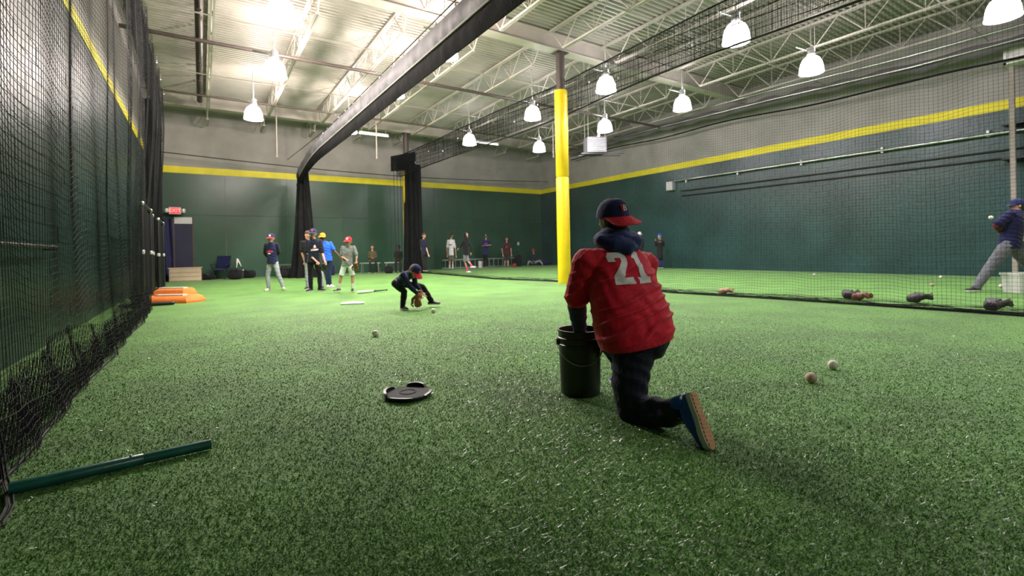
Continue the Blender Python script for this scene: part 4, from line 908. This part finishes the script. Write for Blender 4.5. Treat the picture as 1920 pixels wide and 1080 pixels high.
# ------------------------------------------------------------------ the kneeling man
def kneeling_man():
    global PO
    P = at
    base = P(1190, 640, 2.8); base.z = 0
    root = thing('person', 'man kneeling in red jersey number 21, navy hood and backward cap', 'person', tuple(base))
    lat = (Rv*.93-Tv*.36).normalized()               # image left shoulder is the nearer one
    back = (Tv*.93+Rv*.36).normalized()
    shL, shR = P(1098, 487, 2.89), P(1211, 492, 3.05); neck = P(1158, 462, 3.0)
    elL, wrL = P(1081, 566, 2.98), P(1088, 628, 3.24); elR, wrR = P(1206, 575, 3.16), P(1165, 600, 3.32)
    hip = P(1196, 618, 2.84); hL, hR = P(1165, 640, 2.88), P(1212, 632, 2.84)
    knR, anR = P(1186, 768, 2.76), P(1280, 783, 2.45)
    knL, anL = P(1150, 650, 3.28), P(1182, 712, 3.32)
    hc = P(1150, 412, 3.02); fd = dvec(-142, -6); u0 = (Uv+Rv*-.04); u0 = (u0-fd*u0.dot(fd)).normalized(); hh = .245
    # skin
    b = MB(); l, u = headmesh(b, hc, fd, u0, hh)
    b.tube([hc-u*hh*.2, neck, neck-Uv*.08], [.06, .066, .08], 14)
    torso_rings(b, [(hip, lat, back, .13, .09), (hip.lerp(neck, .5), lat, back, .13, .09), (neck-Uv*.06, lat, back, .15, .08)])
    limb(b, [shL, elL, wrL], [.05, .042, .029]); limb(b, [shR, elR, wrR], [.05, .042, .029])
    hand(b, wrL, (P(1090, 700, 3.3)-wrL), back, 1.05, .6, 1); hand(b, wrR, (P(1150, 602, 3.42)-wrR), Uv*-1, 1.05, .5, 1)
    limb(b, [P(1193, 640, 2.82), knR, anR], [.06, .05, .035]); limb(b, [hL, knL, anL], [.07, .05, .035])
    o = link_world('body', remesh(b, .009, 1, name='body'), M['skinD'], root); o['label'] = 'dark skinned head, neck and hands'
    face_bits(root, hc, fd, l, u, hh)
    hair_part(root, hc-u0*.02, fd, u0, hh*.88, M['hairK'])
    # navy undershirt sleeves
    slv = cloth('navy_hoodie', (.017, .028, .11), bump=.25, bscale=40)
    wr2 = lambda c, n_: .005*math.sin(c.z*95+3*noise.noise(c*9))*(.6+.8*noise.noise(c*6))
    b = MB(); limb(b, [shL.lerp(elL, .35), elL, wrL+Uv*.01], [.062, .062, .046]); link_world('sleeve', remesh(b, .007, 1, wr2, 'sleeve'), slv, root)
    b = MB(); limb(b, [shR.lerp(elR, .4), elR, wrR], [.058, .056, .044]); link_world('sleeve', remesh(b, .009, 1, wr2, 'sleeve'), slv, root)
    # jersey
    b = MB()
    up_h = (P(1180, 560, 2.87)-P(1195, 640, 2.8)).normalized()
    tilt = (lat+Uv*.16).normalized(); t2 = (lat+Uv*.06).normalized()
    torso_rings(b, [(P(1193, 642, 2.83), tilt, back, .222, .170), (P(1189, 614, 2.83), tilt, back, .242, .180), (P(1182, 586, 2.84), tilt, back, .236, .170), (P(1174, 555, 2.87), t2, back, .226, .155),
        (P(1168, 525, 2.91), t2, back, .216, .148), (P(1160, 498, 2.95), lat, back, .203, .140), (P(1157, 480, 2.975), lat, back, .180, .12), (P(1158, 466, 2.99), lat, back, .12, .095), (P(1158, 458, 3.0), lat, back, .08, .08)], 40, 2.5)
    b.tube([shL-Uv*.01+back*.0, shL.lerp(elL, .4), shL.lerp(elL, .86)], [.082, .080, .084], 16, True)
    b.tube([shR-Uv*.01, shR.lerp(elR, .4), shR.lerp(elR, .85)], [.078, .074, .074], 16, True)
    b.ell(shL.lerp(neck, .22)-Uv*.02, lat*.09, back*.085, Uv*.075, 16, 10); b.ell(shR.lerp(neck, .2)-Uv*.02, lat*.09, back*.085, Uv*.075, 16, 10)
    zt, zb = P(1170, 500, 2.9).z, P(1190, 640, 2.83).z
    def folds(c, n_):
        x = (c-base).dot(Rv); z = c.z
        lo = min(1, max(0, (zt-z)/(zt-zb)))
        ph = (z*1.0-x*.42)*82+5.0*noise.noise(V((x*4, z*6, 3)))
        w1 = max(0, math.sin(ph))**1.6-.3
        w2 = math.sin((z*.7+x*.9)*60+4*noise.noise(c*6))
        bk = 1 if n_.dot(back) > .1 else .5
        hm = min(1, max(0, (z-zb-.25*max(0, x-.0)+.005)/.07)); bk *= .12+.88*hm
        return (.026*w1*(.30+lo**.5)*(.65+.7*noise.noise(c*5+V((4, 1, 1)))) + .0028*w2*(1-.4*lo))*bk
    red = cloth('red_jersey', (.54, .008, .028), .7, .25, 40)
    jersey = link_world('jersey', remesh(b, .0062, 2, folds, 'jersey'), red, root); PO = base
    for v_, lb in ((0, 0),): pass
    two = [[(-.058, .040), (-.058, .075), (-.035, .098), (.035, .098), (.060, .075), (.060, .028), (.0, -.058), (.062, -.058), (.062, -.098), (-.060, -.098), (-.060, -.058), (.018, .040), (.018, .062), (-.018, .062), (-.018, .040)]]
    one = [[(-.040, .062), (-.012, .098), (.022, .098), (.022, -.060), (.046, -.060), (.046, -.098), (-.042, -.098), (-.042, -.060), (-.018, -.060), (-.018, .056)]]
    upn = (P(1157, 470, 2.86)-P(1172, 533, 2.80)).normalized(); rt = (lat+Uv*.05).normalized(); rt = (rt-upn*rt.dot(upn)).normalized(); dr = -(Tv*.90+Rv*.25).normalized()
    num = cloth('white_jersey_number', (.72, .72, .74), .7)
    for nm, polys, c in (('number_two', two, P(1169, 503, 2.76)), ('number_one', one, P(1206, 501, 2.80))):
        me = patch_on(jersey, polys, c, rt, upn, dr, num, nm, .003, .008); world_part(nm, me, num, jersey)
    # hood lying round the neck
    b = MB(); hoodc = P(1158, 452, 2.99)
    ring = [hoodc+lat*.105*math.cos(a)+back*.095*math.sin(a)+Uv*(.010*math.cos(a*2)-.02*math.sin(a)) for a in np.linspace(0, 2*math.pi, 22)]
    b.tube(ring, [.050+.006*math.sin(i) for i in range(22)], 12)
    b.ell(P(1152, 444, 2.99), lat*.118, back*.105, Uv*.065, 18, 12)
    b.tube([P(1128, 450, 2.92), P(1152, 458, 2.87), P(1180, 462, 2.89), P(1196, 456, 2.97)], [.036, .042, .042, .034], 12)
    b.tube([P(1160, 460, 2.90), P(1178, 468, 2.87)], [.06, .035], 14); b.tube([neck-Uv*.04, neck+Uv*.07], [.1, .085], 16)
    hf = lambda c, n_: .005*math.sin(c.z*70+(c-base).dot(lat)*25+4*noise.noise(c*7))*(.5+noise.noise(c*6))
    link_world('hood', remesh(b, .006, 2, hf, 'hood'), slv, root)
    # cap worn backwards
    bd = (Tv*.90+Rv*.42-Uv*.25).normalized(); uc = (Uv*1.0+Tv*.10+Rv*-.05).normalized()
    cp = cap_parts(root, hc+u0*.008, fd, uc, hh*1.10, navycap, cloth('red_brim', (.50, .012, .03)), (bd-uc*bd.dot(uc)).normalized(), None, .04, .22, .18)
    for txt, m_, dx, sz in (('B', cloth('red_logo', (.55, .02, .03)), -.006, .066), ('B', Wp_, .004, .052)):
        me = text_mesh(txt, sz, .002); lc = uc.cross(bd).normalized(); fl = lc.cross(uc).normalized()
        dirl = (fl+lc*-.0+uc*.25).normalized(); uu = (uc-dirl*uc.dot(dirl)).normalized(); rr = uu.cross(dirl).normalized()
        ctr = hc+uc*(hh*.26+.008)+fl*hh*.462+rr*dx+dirl*(.003 if dx > 0 else -.001)
        me.transform(Matrix(((rr.x, uu.x, dirl.x, ctr.x), (rr.y, uu.y, dirl.y, ctr.y), (rr.z, uu.z, dirl.z, ctr.z), (0, 0, 0, 1))))
        link_w = Matrix.Translation(-root.location); me.transform(link_w); link('cap_logo', me, m_, cp)
    # trousers
    jean = cloth('dark_navy_trousers', (.006, .010, .022), .8, .5, 30)
    b = MB(); torso_rings(b, [(P(1188, 668, 2.84), lat, back, .13, .12), (P(1195, 640, 2.83), tilt, back, .18, .15), (P(1195, 600, 2.86), tilt, back, .17, .14)], 30)
    b.ell(P(1214, 636, 2.82), lat*.120, back*.135, Uv*.125, 18, 12)
    b.tube([P(1196, 640, 2.82), P(1184, 680, 2.80), P(1181, 725, 2.78), P(1184, 768, 2.76)], [.135, .118, .105, .085], 16)
    b.tube([P(1184, 768, 2.76), P(1215, 771, 2.67), P(1250, 775, 2.56), P(1275, 768, 2.475)], [.086, .082, .078, .064], 16)
    b.tube([hL, P(1152, 645, 3.1), knL], [.11, .095, .075], 16); b.tube([knL, P(1170, 690, 3.31), anL], [.074, .066, .055], 16)
    wf = lambda c, n_: .005*math.sin(c.z*70+(c-base).dot(Rv)*40+4*noise.noise(c*7))*(.5+noise.noise(c*5))
    tr = link_world('trousers', remesh(b, .008, 2, wf, 'trousers'), jean, root)
    PO = base
    seam = [P(1196, 655, 2.6), P(1178, 668, 2.6), P(1166, 690, 2.6), P(1161, 715, 2.6), P(1160, 740, 2.6)]
    bv = BVHTree.FromPolygons([v.co+base for v in tr.data.vertices], [p.vertices for p in tr.data.polygons]); pts = []
    for q in seam:
        h = bv.ray_cast(q, (q-V((0, 0, H0))).normalized()); pts.append(h[0] if h[0] is not None else q)
    world_part('side_seam', MB().tube(pts, .0022, 6), cloth('seam_grey', (.05, .055, .06)), tr)
    # shoe standing on its toe, sole to the right
    sn = (Rv*.72+Tv*.66+Uv*.18).normalized()                     # sole normal
    heel, toe = P(1287, 752, 2.43), P(1312, 822, 2.36); ax = (toe-heel).normalized(); sn = (sn-ax*sn.dot(ax)).normalized(); wd = ax.cross(sn).normalized()
    prof = [(-.035, .022), (-.015, .034), (.03, .038), (.09, .036), (.15, .046), (.19, .047), (.225, .036), (.242, .018)]
    def outline(k, off, z=0): return [heel+ax*t+wd*(w_*k)*s_+sn*z for s_, seq in ((1, prof), (-1, prof[::-1])) for t, w_ in seq]
    c0 = heel
    sole = MB(); rs = [outline(1.0, 0, .018), outline(1.04, 0, .024), outline(1.04, 0, .044), outline(.97, 0, .048)]; sole.rings(rs)
    sh = MB(); ins = []
    for t, w_, h in ((-.03, .026, .03), (-.01, .036, .075), (.04, .040, .085), (.09, .041, .075), (.14, .045, .055), (.19, .043, .042), (.23, .028, .03)):
        q = heel+ax*t+sn*.02
        ins.append([q+wd*w_*math.cos(a)-sn*(max(0, math.sin(a))*h) for a in [2*math.pi*j/16 for j in range(16)]])
    sh.rings(ins); sh.tube([heel+ax*.0-sn*.02, heel+ax*.005-sn*.05], [.040, .042], 14)
    blue = cloth('blue_shoe_suede', (.012, .07, .34), .7)
    so = world_part('shoe', sh, blue, root, smooth=60)
    world_part('midsole', sole, mat('cream_midsole', (.60, .58, .50), .6), so)
    world_part('heel_stripe', MB().tube([heel+ax*-.018+wd*.03-sn*.01, heel+ax*-.034-sn*.01, heel+ax*-.018-wd*.03-sn*.01], .008, 8), Wp_, so)
    gum = mat('gum_rubber_sole', (.36, .20, .085), .6, bump=.3)
    world_part('outsole', MB().rings([outline(.93, 0, .046), outline(.93, 0, .050)]), gum, so)
    for k in range(13):
        t = -.02+k*.0195; w_ = float(np.interp(t, [p[0] for p in prof], [p[1] for p in prof]))*.86
        world_part('tread_bar', MB().obox(heel+ax*t+sn*.051, wd*w_, ax*.0055, sn*.0028), gum, so)
    for k in range(5): world_part('lace', MB().tube([heel+ax*(.07+.022*k)-sn*.062+wd*.02+sn*.012*k*.8, heel+ax*(.075+.022*k)-sn*.072+sn*.012*k*.8, heel+ax*(.07+.022*k)-sn*.062-wd*.02+sn*.012*k*.8], .003, 6), Wp_, so)
    shoe_parts(root, V((anL.x, anL.y, .085)), -back-Rv*.1, blue, WHT, 1.05)
kneeling_man()

# ------------------------------------------------------------------ things along the back wall
def bench(px0, px1, py, lb, Z):
    a, b_ = at(px0, py, Z), at(px1, py, Z); c = (a+b_)/2; L_ = (b_-a).length
    r = thing('bench', lb, 'bench', (c.x, c.y, 0), 'low benches at the back wall', -YAW); z = c.z
    put('seat', MB().box(-L_/2, L_/2, -.13, .13, z-.03, z+.02), M['beige'] if False else M['alu'], r)
    for s_ in (-1, 1):
        put('leg', MB().tube([(s_*(L_/2-.1), -.12, z-.03), (s_*(L_/2-.06), -.14, 0)], .015, 6, False).tube([(s_*(L_/2-.1), .12, z-.03), (s_*(L_/2-.06), .14, 0)], .015, 6, False), M['alu'], r)
bench(676, 714, 493, 'aluminium bench under the woman in the olive jacket', 22.6)
bench(722, 756, 492, 'aluminium bench under the dark clothed person by the far column', 22.4)
bench(524, 552, 496, 'aluminium bench half hidden behind the drawn-back net', 20.6)
# ladder lying on its edge
a, b_ = ground(814, 505), ground(948, 498)
a = V((11.0, 23.75, 0)); b_ = V((16.0, 23.75, 0))
r = thing('ladder', 'long aluminium ladder lying on edge along the back wall', 'ladder', tuple(a), rz=math.atan2((b_-a).y, (b_-a).x)); L_ = (b_-a).length
for z in (.05, .50): put('rail', MB().box(0, L_, -.03, .03, z-.035, z+.035), M['alu'], r)
for k in range(int(L_/.31)): put('rung', MB().tube([(.2+k*.31, 0, .08), (.2+k*.31, 0, .47)], .018, 8, False), M['alu'], r)
def pail(px, py, Z, lb, m):
    g_ = at(px, py, Z); r = thing('bucket', lb, 'bucket', (g_.x, g_.y, 0)); put('shell', MB().lathe([(.0, 0), (.13, 0), (.15, .36), (.16, .36), (.16, .38), (.14, .38), (.12, .02), (0, .02)], n=24), m, r, smooth=35)
    put('handle', MB().tube([(.155*math.cos(t), -.05*math.sin(t)-.1*math.sin(t), .34-.14*math.sin(t)) for t in np.linspace(0, math.pi, 10)], .004, 6), M['galv'], r)
pail(901, 490, 27.0, 'white bucket standing in front of the ladder', M['white'])
def bag(px, py, Z, s, lb, m, strap=True):
    g_ = at(px, py, Z); r = thing('equipment_bag', lb, 'bag', (g_.x, g_.y, 0), 'bags heaped along the back wall', -YAW+random.uniform(-.2, .2))
    b = MB(); sx, sy, sz = s
    b.ell((0, 0, sz*.5), V((sx/2, 0, 0)), V((0, sy/2, 0)), V((0, 0, sz*.5)), 16, 10, lambda p: V([math.copysign(abs(c_)**.6, c_) for c_ in p])); put('body', b, m, r, smooth=True)
    if strap: put('strap', MB().tube([(-sx*.3, -sy*.4, sz*.6), (-sx*.1, -sy*.6, sz*1.1), (sx*.15, -sy*.6, sz*1.1), (sx*.3, -sy*.4, sz*.6)], .015, 6), M['blackm'], r, smooth=True)
dbag = cloth('dark_bag_fabric', (.010, .010, .013)); nbag = cloth('navy_bag_fabric', (.010, .014, .06))
bag(385, 520, 19.8, (.8, .35, .24), 'flat black bag at the foot of the back wall right of the chest', dbag)
bag(442, 515, 19.6, (.55, .4, .42), 'black bag beside the navy folding chair', dbag)
bag(466, 515, 20.6, (.6, .4, .34), 'black bag under the white bats', dbag)
bag(535, 512, 20.0, (.7, .4, .42), 'black bag behind the boy in the navy jersey', dbag)
bag(622, 510, 21.5, (.3, .3, .5), 'small blue bag leaning behind the boy in the blue shirt', nbag)
bag(729, 508, 22.3, (.4, .3, .35), 'black bag between the two seated people', dbag)
bag(972, 494, 27.8, (.45, .35, .7), 'tall black bag right of the boy in maroon', dbag)
bag(1020, 494, 29.0, (.8, .4, .3), 'low dark bag in the far corner', nbag)
bag(965, 497, 26.9, (.18, .15, .22), 'small red bag on the turf at the far wall', cloth('red_bag_fabric', (.35, .03, .03)), False)
g_ = at(414, 510, 19.9)
r = thing('folding_chair', 'navy folding camp chair against the back wall', 'chair', (g_.x, g_.y, 0), rz=-YAW)
put('backrest', MB().obox((0, .2, .72), (.26, 0, 0), (0, .015, 0), (0, .05, .26)), nbag, r); put('seat', MB().obox((0, 0, .42), (.27, 0, 0), (0, .22, .02), (0, 0, .015)), nbag, r)
for s_ in (-1, 1):
    put('leg', MB().tube([(s_*.28, .25, .98), (s_*.27, .2, .42), (s_*.28, -.25, 0)], .014, 8, False), M['blackm'], r); put('leg', MB().tube([(s_*.28, -.2, .62), (s_*.27, .25, 0)], .014, 8, False), M['blackm'], r)
    put('armrest', MB().box(s_*.3-.03, s_*.3+.03, -.22, .24, .61, .64), nbag, r)
for k, (px0, py0, px1, py1, lb) in enumerate(((443, 510, 445, 486, 'white bat standing upright against the back wall'), (456, 506, 446, 487, 'white bat leaning on the upright one at the back wall'))):
    p, q = at(px0, py0, 20.3), at(px1, py1, 20.6); r = thing('baseball_bat', lb, 'bat', tuple(p)); m = MB(); v_ = q-p
    m.tube([v_*t for t in (0, .04, .5, .75, 1)], [.03, .014, .014, .03, .034], 10); put('stick', m, M['white'], r, smooth=True)
    put('grip', MB().tube([v_*.03, v_*.3], [.018, .017], 10), M['blackm'], r, smooth=True)
o_ = on_back(971, 457)
r = thing('wall_outlet', 'small white outlet box on the back wall right of the boy in maroon', 'outlet', (o_.x, YB-.04, o_.z)); put('plate', MB().box(-.06, .06, -.02, .01, -.09, .09), M['white'], r); put('socket', MB().box(-.025, .025, -.025, -.02, -.05, .05), M['lampcap'], r)
